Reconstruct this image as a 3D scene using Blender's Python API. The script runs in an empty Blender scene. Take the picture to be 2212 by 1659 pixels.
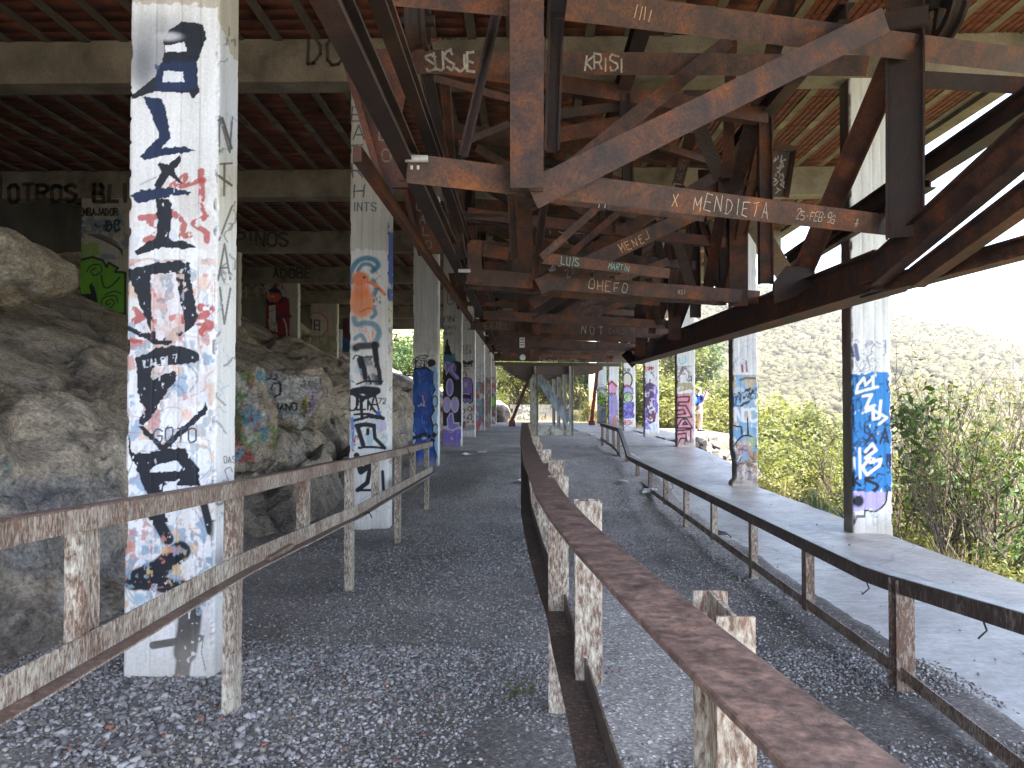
import bpy, math, random
import numpy as np
from mathutils import Vector, Matrix, noise
random.seed(7); np.random.seed(7)
S = bpy.context.scene
COL = S.collection

# ------------------------------------------------------------------ camera, sky, sun, exposure
F = 1659.0; CX, CY = 1106.0, 829.5        # photograph measured on a 2212 x 1659 sheet
EYE = Vector((0, 0, 1.59))
YAW, PITCH = math.atan(32 / F), math.atan(40.5 / F)
cam_d = bpy.data.cameras.new('camera'); cam = bpy.data.objects.new('camera', cam_d); COL.objects.link(cam)
cam_d.sensor_width = 36; cam_d.lens = 36 * F / 2212; cam_d.clip_start = 0.05; cam_d.clip_end = 3000
cam.location = EYE; cam.rotation_euler = (math.pi / 2 + PITCH, 0, YAW)
S.camera = cam
RM = cam.rotation_euler.to_matrix()

SUN_EL, SUN_AZ = math.radians(66), math.atan2(0.60, -0.80)     # azimuth measured from +Y towards +X
w = bpy.data.worlds.new('World'); S.world = w; w.use_nodes = True
nt = w.node_tree
sky = nt.nodes.new('ShaderNodeTexSky'); sky.sky_type = 'NISHITA'; sky.sun_disc = False
sky.sun_elevation = SUN_EL; sky.sun_rotation = SUN_AZ; sky.air_density = 1.0; sky.dust_density = 3.0; sky.ozone_density = 1.2
bg = nt.nodes['Background']; bg.inputs['Strength'].default_value = 0.12
nt.links.new(sky.outputs[0], bg.inputs[0])
sun_d = bpy.data.lights.new('sun', 'SUN'); sun_d.energy = 4.2; sun_d.angle = math.radians(0.5); sun_d.color = (1, 0.95, 0.86)
sun = bpy.data.objects.new('sun', sun_d); COL.objects.link(sun); sun.location = (-20, -15, 40)
tosun = Vector((math.sin(SUN_AZ) * math.cos(SUN_EL), math.cos(SUN_AZ) * math.cos(SUN_EL), math.sin(SUN_EL)))
sun.rotation_euler = tosun.to_track_quat('Z', 'Y').to_euler()
vs = S.view_settings; vs.view_transform = 'Standard'; vs.look = 'None'; vs.exposure = 3.2; vs.gamma = 1.0; vs.use_curve_mapping = False
S.render.engine = 'CYCLES'
S.cycles.use_denoising = True; S.cycles.max_bounces = 10; S.cycles.diffuse_bounces = 4; S.cycles.glossy_bounces = 3
S.cycles.transmission_bounces = 4; S.cycles.transparent_max_bounces = 6; S.cycles.sample_clamp_indirect = 8
S.cycles.caustics_reflective = False; S.cycles.caustics_refractive = False

# ------------------------------------------------------------------ helpers
def P(px, py, Y):
    """point at world depth Y seen at photo position (px, py)"""
    d = RM @ Vector(((px - CX) / F, -(py - CY) / F, -1.0))
    return EYE + d * (Y / d.y)

RT = np.array(RM.transposed())
def project(V):
    """photo position of world points (n,3)"""
    q = (V - np.array(EYE)) @ RT.T
    z = np.minimum(q[:, 2], -0.05)
    return CX + F * q[:, 0] / -z, CY - F * q[:, 1] / -z

def mk(name, verts, faces, mat, parent=None, smooth=False, col=None, attr='Col'):
    me = bpy.data.meshes.new(name)
    V = np.asarray(verts, dtype=np.float64).reshape(-1, 3)
    me.from_pydata(V.tolist() if not isinstance(verts, list) else verts, [], faces if isinstance(faces, list) else faces.tolist())
    if col is not None:
        a = me.color_attributes.new(attr, 'FLOAT_COLOR', 'POINT')
        c = np.ones((len(V), 4), dtype=np.float32); c[:, :3] = col
        a.data.foreach_set('color', c.ravel())
    if smooth:
        me.polygons.foreach_set('use_smooth', [True] * len(me.polygons))
    me.materials.append(mat); me.update()
    o = bpy.data.objects.new(name, me); COL.objects.link(o)
    if parent is not None:
        o.parent = parent
        if parent.type == 'EMPTY': o.matrix_parent_inverse = Matrix.Translation(-parent.location)
    return o

def tag(o, label=None, cat=None, group=None, kind=None):
    if label: o['label'] = label
    if cat: o['category'] = cat
    if group: o['group'] = group
    if kind: o['kind'] = kind
    return o

def thing(name, label, cat, loc=(0, 0, 0), group=None):
    e = bpy.data.objects.new(name, None); COL.objects.link(e); e.location = loc; e.empty_display_size = 0.2
    return tag(e, label, cat, group)

def copy_tree(o, parent=None):
    c = o.copy(); COL.objects.link(c); c.parent = parent
    for ch in list(o.children):
        copy_tree(ch, c)
    return c

class MB:
    def __init__(s): s.v = []; s.f = []
    def add(s, v, f):
        n = len(s.v); s.v += [tuple(p) for p in v]; s.f += [tuple(i + n for i in q) for q in f]; return s
    def box(s, x0, x1, y0, y1, z0, z1):
        v = [(x0, y0, z0), (x1, y0, z0), (x1, y1, z0), (x0, y1, z0), (x0, y0, z1), (x1, y0, z1), (x1, y1, z1), (x0, y1, z1)]
        return s.add(v, [(3, 2, 1, 0), (4, 5, 6, 7), (0, 1, 5, 4), (1, 2, 6, 5), (2, 3, 7, 6), (3, 0, 4, 7)])
    def sweep(s, p0, p1, side, up, prof):
        n = len(prof); v = []
        for p in (p0, p1):
            for (a, b) in prof: v.append(p + side * a + up * b)
        f = [tuple(range(n))[::-1], tuple(range(n, 2 * n))]
        for i in range(n):
            j = (i + 1) % n; f.append((i, j, n + j, n + i))
        return s.add(v, f)
    def tube(s, pts, radii, n=6, caps=True):
        pts = [Vector(p) for p in pts]; base = len(s.v); k = len(pts)
        prev = None
        for i, p in enumerate(pts):
            t = (pts[min(i + 1, k - 1)] - pts[max(i - 1, 0)]).normalized()
            if prev is None: a = t.orthogonal().normalized()
            else:
                a = prev - t * prev.dot(t); a = a.normalized() if a.length > 1e-6 else t.orthogonal().normalized()
            prev = a; b = t.cross(a)
            r = radii[i] if hasattr(radii, '__len__') else radii
            for j in range(n):
                th = 2 * math.pi * j / n
                s.v.append(tuple(p + (a * math.cos(th) + b * math.sin(th)) * r))
        for i in range(k - 1):
            for j in range(n):
                q = (j + 1) % n
                s.f.append((base + i * n + j, base + i * n + q, base + (i + 1) * n + q, base + (i + 1) * n + j))
        if caps:
            s.f.append(tuple(base + j for j in range(n))[::-1]); s.f.append(tuple(base + (k - 1) * n + j for j in range(n)))
        return s
    def build(s, name, mat, parent=None, smooth=False):
        return mk(name, s.v, s.f, mat, parent, smooth)

def prof_box(w, t): return [(-w/2, -t/2), (w/2, -t/2), (w/2, t/2), (-w/2, t/2)]
def prof_C(w, t, k=0.014):     # flat web at -t/2, flanges going to +t/2
    return [(-w/2, -t/2), (w/2, -t/2), (w/2, t/2), (w/2-k, t/2), (w/2-k, -t/2+k), (-w/2+k, -t/2+k), (-w/2+k, t/2), (-w/2, t/2)]
def prof_I(w, t, k=0.016):     # flanges (width w) at -t/2 and +t/2
    return [(-w/2, -t/2), (w/2, -t/2), (w/2, -t/2+k), (k/2, -t/2+k), (k/2, t/2-k), (w/2, t/2-k), (w/2, t/2), (-w/2, t/2), (-w/2, t/2-k), (-k/2, t/2-k), (-k/2, -t/2+k), (-w/2, -t/2+k)]
def prof_H(w, t, k=0.016):     # flanges on both sides of a web that faces the viewer
    return [(b, a) for (a, b) in prof_I(t, w, k)][::-1]
def prof_L(w, t, k=0.012): return [(-w/2, -t/2), (w/2, -t/2), (w/2, -t/2+k), (-w/2+k, -t/2+k), (-w/2+k, t/2), (-w/2, t/2)]

# ------------------------------------------------------------------ materials
def mat(name, rough=0.8, spec=0.3, metal=0.0):
    m = bpy.data.materials.new(name); m.use_nodes = True
    n = m.node_tree; b = n.nodes['Principled BSDF']
    b.inputs['Roughness'].default_value = rough; b.inputs['Specular IOR Level'].default_value = spec; b.inputs['Metallic'].default_value = metal
    return m, n, b
def nd(n, t, **kw):
    x = n.nodes.new(t)
    for k, v in kw.items():
        if k in x.inputs: x.inputs[k].default_value = v
        else: setattr(x, k, v)
    return x
def coords(n, scale=(1, 1, 1)):
    tc = nd(n, 'ShaderNodeTexCoord'); mp = nd(n, 'ShaderNodeMapping'); mp.inputs['Scale'].default_value = scale
    n.links.new(tc.outputs['Object'], mp.inputs[0]); return mp.outputs[0]
def noise_tex(n, vec, scale, detail=6, rough=0.6, dist=0.0):
    t = nd(n, 'ShaderNodeTexNoise', Scale=scale, Detail=detail, Roughness=rough, Distortion=dist); n.links.new(vec, t.inputs['Vector']); return t.outputs['Fac']
def ramp(n, fac, stops):
    r = nd(n, 'ShaderNodeValToRGB'); e = r.color_ramp.elements
    while len(e) < len(stops): e.new(0.5)
    for i, (p, c) in enumerate(stops): e[i].position = p; e[i].color = (*c, 1) if len(c) == 3 else c
    n.links.new(fac, r.inputs[0]); return r.outputs[0]
def mix(n, fac, a, b, mode='MIX'):
    x = nd(n, 'ShaderNodeMix'); x.data_type = 'RGBA'; x.blend_type = mode
    for s, v in ((0, fac), (6, a), (7, b)):
        if hasattr(v, 'node'): n.links.new(v, x.inputs[s])
        elif s == 0: x.inputs[0].default_value = v
        else: x.inputs[s].default_value = (*v, 1)
    return x.outputs[2]
def bump(n, b, h, strength=0.4, dist=0.01):
    x = nd(n, 'ShaderNodeBump', Strength=strength, Distance=dist); n.links.new(h, x.inputs['Height']); n.links.new(x.outputs[0], b.inputs['Normal'])

M = {}
def rust(name, stops, sc=2.2, rough=0.72):
    m, n, b = mat(name, rough, 0.35)
    v = coords(n); a = noise_tex(n, v, sc, 8, 0.65, 0.4); f = noise_tex(n, v, 55, 3, 0.6)
    c = ramp(n, a, stops); d = ramp(n, f, [(0.3, (0.6, 0.6, 0.6)), (0.7, (1.25, 1.2, 1.15))])
    n.links.new(mix(n, 1.0, c, d, 'MULTIPLY'), b.inputs['Base Color'])
    r = ramp(n, a, [(0.3, (rough - .12,) * 3), (0.7, (rough + .15,) * 3)]); n.links.new(r, b.inputs['Roughness'])
    bump(n, b, f, 0.35, 0.004); M[name] = m
rust('steel', [(0.30, (.024, .014, .011)), (0.44, (.058, .031, .023)), (0.54, (.098, .046, .029)), (0.62, (.155, .056, .025)), (0.74, (.25, .085, .032))], 4.2)
rust('steel_dark', [(0.32, (.013, .009, .007)), (0.50, (.034, .019, .014)), (0.62, (.070, .032, .020)), (0.74, (.16, .054, .022))])
rust('steel_red', [(0.30, (.040, .019, .015)), (0.48, (.085, .034, .022)), (0.6, (.15, .052, .025)), (0.72, (.24, .085, .036))], 3.6)
rust('steel_pale', [(0.30, (.085, .066, .055)), (0.50, (.125, .095, .08)), (0.68, (.17, .105, .066))], 3.0)
rust('rail_top', [(0.30, (.070, .046, .040)), (0.46, (.115, .080, .070)), (0.58, (.155, .110, .094)), (0.72, (.22, .13, .095))], 14.0, 0.5)

n = M['rail_top'].node_tree; b = n.nodes['Principled BSDF']; v = coords(n, (1, 1, 1)); l = b.inputs['Base Color'].links[0].from_socket
g1 = noise_tex(n, v, 130, 6, 0.75); g2 = noise_tex(n, v, 38, 8, 0.7, 0.5)
l = mix(n, 1.0, l, ramp(n, g2, [(0.34, (.55, .52, .50)), (0.5, (1, 1, 1)), (0.66, (1.5, 1.4, 1.32))]), 'MULTIPLY')
n.links.new(mix(n, ramp(n, g1, [(0.66, (0, 0, 0)), (0.72, (.75, .75, .75))]), l, (.34, .30, .25)), b.inputs['Base Color']); n.links.new(g2, n.nodes['Bump'].inputs['Height'])
def chipped(name, paint, rustc, lo, hi, sc=9.0):
    m, n, b = mat(name, 0.6, 0.35)
    v = coords(n, (1, 1, 0.30)); a = noise_tex(n, v, sc, 10, 0.72, 0.3); g = noise_tex(n, v, 4.5, 4, 0.6)
    ad = nd(n, 'ShaderNodeMath', operation='MULTIPLY_ADD'); n.links.new(g, ad.inputs[0]); ad.inputs[1].default_value = 0.38; n.links.new(a, ad.inputs[2])
    f = ramp(n, ad.outputs[0], [(lo, (0, 0, 0)), (hi, (1, 1, 1))])
    rr = ramp(n, noise_tex(n, v, 30, 4), [(0.3, tuple(c * .55 for c in rustc)), (0.7, tuple(c * 1.25 for c in rustc))])
    pp = ramp(n, noise_tex(n, v, 5, 5), [(0.3, tuple(c * .72 for c in paint)), (0.65, paint)])
    n.links.new(mix(n, f, rr, pp), b.inputs['Base Color']); bump(n, b, f, 0.5, 0.003); M[name] = m
chipped('rail_paint', (.56, .53, .44), (.125, .070, .046), .60, .84, 85)
chipped('rail_bare', (.54, .50, .42), (.115, .064, .043), .64, .92, 90)
chipped('rail_dark', (.30, .275, .235), (.075, .052, .042), .72, .92, 60)

def stone(name, stops, sc, bs=0.5, rough=0.85, fine=40, spec=0.25, vec=(1, 1, 1)):
    m, n, b = mat(name, rough, spec); v = coords(n, vec)
    a = noise_tex(n, v, sc, 9, 0.65, 0.3); f = noise_tex(n, v, fine, 5, 0.65)
    c = ramp(n, a, stops); d = ramp(n, f, [(0.3, (0.72, 0.72, 0.72)), (0.7, (1.15, 1.14, 1.12))])
    n.links.new(mix(n, 1.0, c, d, 'MULTIPLY'), b.inputs['Base Color']); bump(n, b, f, bs, 0.01); M[name] = m; return m, n, b
stone('concrete', [(0.3, (.10, .084, .064)), (0.48, (.22, .19, .15)), (0.7, (.36, .32, .26))], 1.3)
stone('wall_grey', [(0.3, (.07, .07, .066)), (0.7, (.14, .138, .13))], 1.3)
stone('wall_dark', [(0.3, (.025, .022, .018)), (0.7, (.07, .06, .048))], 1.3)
stone('joist', [(0.3, (.08, .062, .048)), (0.55, (.155, .125, .097)), (0.7, (.28, .235, .19))], 3.0)
stone('roof_top', [(0.3, (.18, .17, .16)), (0.7, (.27, .26, .24))], 2.0)
stone('rubble', [(0.3, (.04, .038, .035)), (0.5, (.10, .092, .082)), (0.7, (.24, .225, .20))], 1.6)
stone('clay', [(0.3, (.060, .017, .011)), (0.5, (.115, .034, .020)), (0.72, (.20, .066, .038))], 2.5, 0.4, 0.85, 30)
stone('dirt', [(0.28, (.075, .072, .072)), (0.5, (.115, .11, .108)), (0.72, (.165, .155, .145))], 1.1, 0.6, 0.9, 28)
stone('terrain', [(0.3, (.115, .115, .045)), (0.5, (.175, .165, .075)), (0.72, (.24, .21, .12))], 0.15, 0.5, 0.95, 2.0)
stone('pale_ground', [(0.3, (.07, .068, .05)), (0.7, (.12, .11, .085))], 0.6)
# walkway concrete: worn smooth, so it mirrors the sky at a low angle
m, n, b = stone('slab', [(0.28, (.17, .163, .152)), (0.5, (.27, .262, .248)), (0.72, (.38, .368, .35))], 1.4, 0.25, 0.4, 22, 0.5, (1, 1, 1))
v = coords(n, (1.5, 3.5, 1)); g = noise_tex(n, v, 4.0, 8, 0.7)
n.links.new(ramp(n, g, [(0.3, (.30, .30, .30)), (0.7, (.62, .62, .62))]), b.inputs['Roughness'])

vv = coords(n, (1, .8, 1)); wn = nd(n, 'ShaderNodeTexNoise', Scale=2.0, Detail=5.0); n.links.new(vv, wn.inputs['Vector']); vm = mix(n, .22, vv, wn.outputs['Color'])
vo = nd(n, 'ShaderNodeTexVoronoi', Scale=.55); vo.feature = 'DISTANCE_TO_EDGE'; n.links.new(vm, vo.inputs['Vector']); l = b.inputs['Base Color'].links[0].from_socket
n.links.new(mix(n, 1.0, l, ramp(n, vo.outputs['Distance'], [(0.0, (.62, .61, .60)), (0.008, (1, 1, 1))]), 'MULTIPLY'), b.inputs['Base Color'])

def attr_mat(name, rough=0.7, bs=0.3, fine=60, spec=0.3, streak=True):
    m, n, b = mat(name, rough, spec)
    at = nd(n, 'ShaderNodeVertexColor'); at.layer_name = 'Col'
    v = coords(n); f = noise_tex(n, v, fine, 4, 0.6); c = at.outputs[0]
    if streak:
        v2 = coords(n, (9, 9, 0.7)); g = noise_tex(n, v2, 1.6, 6, 0.65)
        c = mix(n, 1.0, c, ramp(n, g, [(0.3, (.80, .79, .76)), (0.62, (1, 1, 1))]), 'MULTIPLY')
    d = ramp(n, f, [(0.3, (.86, .86, .86)), (0.7, (1.06, 1.06, 1.06))])
    n.links.new(mix(n, 1.0, c, d, 'MULTIPLY'), b.inputs['Base Color']); bump(n, b, f, bs, 0.005); M[name] = m; return m, n, b
attr_mat('painted', 0.6, 0.3)
attr_mat('gravel_stone', 0.8, 0.4, 90, 0.3, False)
m, n, b = attr_mat('ground_mix', 0.92, 0.8, 40, 0.2, False)
v = coords(n); vo = nd(n, 'ShaderNodeTexVoronoi', Scale=75.0); n.links.new(v, vo.inputs['Vector']); sp_ = nd(n, 'ShaderNodeSeparateColor'); n.links.new(vo.outputs['Color'], sp_.inputs[0]); l = b.inputs['Base Color'].links[0].from_socket
n.links.new(mix(n, 1.0, l, ramp(n, sp_.outputs[0], [(0.0, (.55, .55, .55)), (0.6, (1.0, 1.0, 1.0)), (0.93, (1.35, 1.34, 1.32)), (0.97, (2.4, 2.4, 2.4))]), 'MULTIPLY'), b.inputs['Base Color'])
m, n, b = attr_mat('rock', 0.9, 0.9, 7, 0.15, False)
v = coords(n, (1, 1, 1.6)); f = noise_tex(n, v, 2.3, 12, 0.72, 0.6); l = b.inputs['Base Color'].links[0].from_socket
n.links.new(mix(n, 1.0, l, ramp(n, f, [(0.30, (.42, .40, .38)), (0.48, (.92, .90, .88)), (0.70, (1.45, 1.38, 1.28))]), 'MULTIPLY'), b.inputs['Base Color'])
g2 = noise_tex(n, coords(n, (1, 1, 1.3)), 24, 9, 0.75, 0.2); l = b.inputs['Base Color'].links[0].from_socket; n.links.new(mix(n, 1.0, l, ramp(n, g2, [(0.34, (.45, .44, .43)), (0.5, (1, .98, .96)), (0.66, (1.6, 1.55, 1.5))]), 'MULTIPLY'), b.inputs['Base Color'])
n.nodes['Bump'].inputs['Distance'].default_value = 0.22; n.links.new(f, n.nodes['Bump'].inputs['Height'])

def leafy(name, c0, c1, trans=0.35, sc=1.5):
    m, n, b = mat(name, 0.55, 0.3)
    v = coords(n); a = noise_tex(n, v, sc, 4, 0.7); c = ramp(n, a, [(0.3, c0), (0.7, c1)])
    n.links.new(c, b.inputs['Base Color'])
    t = nd(n, 'ShaderNodeBsdfTranslucent'); n.links.new(mix(n, 1.0, c, (1.5, 1.5, 0.6), 'MULTIPLY'), t.inputs[0])
    ms = nd(n, 'ShaderNodeMixShader'); ms.inputs[0].default_value = trans
    n.links.new(b.outputs[0], ms.inputs[1]); n.links.new(t.outputs[0], ms.inputs[2]); n.links.new(ms.outputs[0], n.nodes['Material Output'].inputs[0]); M[name] = m
leafy('leaf_dark', (.030, .060, .020), (.075, .12, .038))
leafy('leaf_mid', (.075, .092, .030), (.16, .165, .062), .45)
leafy('leaf_yellow', (.115, .128, .046), (.20, .19, .085), .45)
leafy('leaf_hill', (.048, .047, .025), (.110, .097, .061), 0.2, 0.09); M['leaf_hill'].node_tree.nodes['Principled BSDF'].inputs['Specular IOR Level'].default_value = 0.02
leafy('leaf_yucca', (.05, .09, .05), (.12, .17, .10), 0.2)
leafy('dry_grass', (.26, .22, .10), (.42, .35, .18), 0.25)
stone('bark', [(0.3, (.06, .048, .038)), (0.7, (.15, .12, .095))], 6.0)
stone('bark_pale', [(0.3, (.28, .24, .20)), (0.7, (.48, .43, .38))], 6.0)
def plain(name, c, rough=0.6, spec=0.3, var=0.2):
    m, n, b = mat(name, rough, spec); v = coords(n); a = noise_tex(n, v, 18, 5, 0.6)
    n.links.new(ramp(n, a, [(0.3, tuple(x * (1 - var) for x in c)), (0.7, tuple(min(1, x * (1 + var)) for x in c))]), b.inputs['Base Color']); M[name] = m; return m
stone('sky_paled_steel', [(0.3, (.13, .12, .115)), (0.5, (.24, .235, .23)), (0.7, (.34, .335, .33))], 9.0, 0.2, 0.38, 70, 0.5)  # worn grey steel, paled in colour as if reflecting the sky
plain('chalk', (.40, .35, .28), var=.5); plain('chalk_teal', (.20, .36, .33)); plain('chalk_rust', (.50, .30, .16)); plain('chalk_dim', (.19, .155, .12), var=.5); plain('chalk_white', (.62, .61, .58))
plain('white_paper', (.72, .73, .74)); plain('black_rubber', (.02, .02, .022)); plain('marker_dark', (.072, .062, .05)); plain('red_paint', (.32, .06, .04))
plain('skin', (.46, .27, .19), 0.5); plain('shirt', (.012, .03, .17)); plain('shorts', (.55, .50, .38)); plain('hair', (.30, .27, .22)); plain('shoe', (.03, .03, .05))
plain('pack_blue', (.02, .10, .42)); plain('purple_cloth', (.26, .16, .50)); plain('strap', (.62, .62, .6)); plain('zinc', (.42, .41, .38), 0.45, 0.5)
m, n, b = mat('clear_plastic', 0.12, 0.5); b.inputs['Base Color'].default_value = (.85, .88, .9, 1); b.inputs['Transmission Weight'].default_value = 0.75; M['clear_plastic'] = m

def fast_mesh(name, V, T, mat_, parent=None, smooth=False, col=None):
    """triangle / quad mesh straight from arrays"""
    V = np.ascontiguousarray(V, dtype=np.float32); T = np.ascontiguousarray(T, dtype=np.int32); k = T.shape[1]
    me = bpy.data.meshes.new(name)
    me.vertices.add(len(V)); me.vertices.foreach_set('co', V.ravel())
    me.loops.add(T.size); me.loops.foreach_set('vertex_index', T.ravel())
    me.polygons.add(len(T)); me.polygons.foreach_set('loop_start', np.arange(0, T.size, k, dtype=np.int32))
    me.polygons.foreach_set('loop_total', np.full(len(T), k, dtype=np.int32))
    me.update(calc_edges=True)
    if smooth: me.polygons.foreach_set('use_smooth', np.ones(len(T), dtype=bool))
    if col is not None:
        a = me.color_attributes.new('Col', 'FLOAT_COLOR', 'POINT'); c = np.ones((len(V), 4), dtype=np.float32); c[:, :3] = col
        a.data.foreach_set('color', c.ravel())
    me.materials.append(mat_); me.validate()
    o = bpy.data.objects.new(name, me); COL.objects.link(o)
    if parent is not None:
        o.parent = parent
        if parent.type == 'EMPTY': o.matrix_parent_inverse = Matrix.Translation(-parent.location)
    return o

def _hash(i, j, s):
    h = (i * 374761393 + j * 668265263 + s * 1442695041) & 0xffffffff
    h = ((h ^ (h >> 13)) * 1274126177) & 0xffffffff
    return ((h ^ (h >> 16)) & 0xffff) / 65535.0
def vnoise(x, y, sc=1.0, seed=0):
    x = np.asarray(x) / sc; y = np.asarray(y) / sc
    i = np.floor(x).astype(np.int64); j = np.floor(y).astype(np.int64); u = x - i; v = y - j
    u = u * u * (3 - 2 * u); v = v * v * (3 - 2 * v)
    return (_hash(i, j, seed) * (1 - u) + _hash(i + 1, j, seed) * u) * (1 - v) + (_hash(i, j + 1, seed) * (1 - u) + _hash(i + 1, j + 1, seed) * u) * v
def fbm(x, y, sc, oct=4, seed=0):
    t = 0; a = 0.5; n = 0
    for k in range(oct):
        t = t + a * vnoise(x, y, sc / 2 ** k, seed + k); n += a; a *= 0.5
    return t / n
def sstep(a, b, x):
    t = np.clip((np.asarray(x, dtype=float) - a) / (b - a), 0, 1); return t * t * (3 - 2 * t)

GLY = {'A': '00 26 40|12 32', 'B': '00 06 36 45 33 03|33 42 40 00', 'C': '45 36 16 05 01 10 30 41', 'D': '00 06 26 44 42 20 00', 'E': '46 06 00 40|03 33', 'F': '00 06 46|03 33',
       'G': '45 36 16 05 01 10 30 41 43 23', 'H': '00 06|40 46|03 43', 'I': '26 20', 'J': '46 41 30 10 01', 'K': '00 06|46 03 40', 'L': '06 00 40', 'M': '00 06 22 46 40', 'N': '00 06 40 46',
       'O': '16 05 01 10 30 41 45 36 16', 'P': '00 06 36 45 44 33 03', 'Q': '16 05 01 10 30 41 45 36 16|31 40', 'R': '00 06 36 45 44 33 03|23 40', 'S': '45 36 16 05 04 42 41 30 10 01',
       'T': '06 46|26 20', 'U': '06 01 10 30 41 46', 'V': '06 20 46', 'W': '06 10 24 30 46', 'X': '06 40|00 46', 'Y': '06 23 46|23 20', 'Z': '06 46 00 40',
       '0': '16 05 01 10 30 41 45 36 16', '1': '15 26 20', '2': '05 16 36 45 44 00 40', '3': '06 46 23 42 41 30 10 01', '4': '30 36 02 42', '5': '46 06 03 33 42 41 30 00', '6': '45 36 16 05 01 10 30 41 42 33 03',
       '7': '06 46 10', '8': '13 04 05 16 36 45 44 33 13 02 01 10 30 41 42 33', '9': '43 13 04 05 16 36 45 41 30 10', '-': '13 33', '.': '20 21', '*': '21 25|03 43|11 35|15 31', ' ': '', '>': '05 43 01', '/': '00 46', '?': '05 16 36 45 33 22|20 21'}
def glyph(ch):
    g = GLY.get(ch.upper(), '')
    return [[(int(p[0]) / 4, int(p[1]) / 6) for p in s.split()] for s in g.split('|') if s]
def text_lines(s, h, adv=None, asp=0.6, jit=0.0, rng=random, shake=.035):
    """polylines of a hand-written word; x to the right, y up"""
    out = []; x = 0; adv = adv or h * (asp + 0.28)
    for ch in s:
        a = rng.uniform(-jit, jit); b = rng.uniform(-jit, jit)
        q = -.3 * h * asp if ch in 'I1.' else 0
        for l in glyph(ch): out.append([(x + q + (u + a * v) * h * asp + rng.uniform(-1, 1) * shake * h, v * h * (1 + b * .5) + b * h * .3 + rng.uniform(-1, 1) * shake * h) for (u, v) in l])
        x += adv * (0.55 if ch in 'I1.' else 1)
    return out

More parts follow.
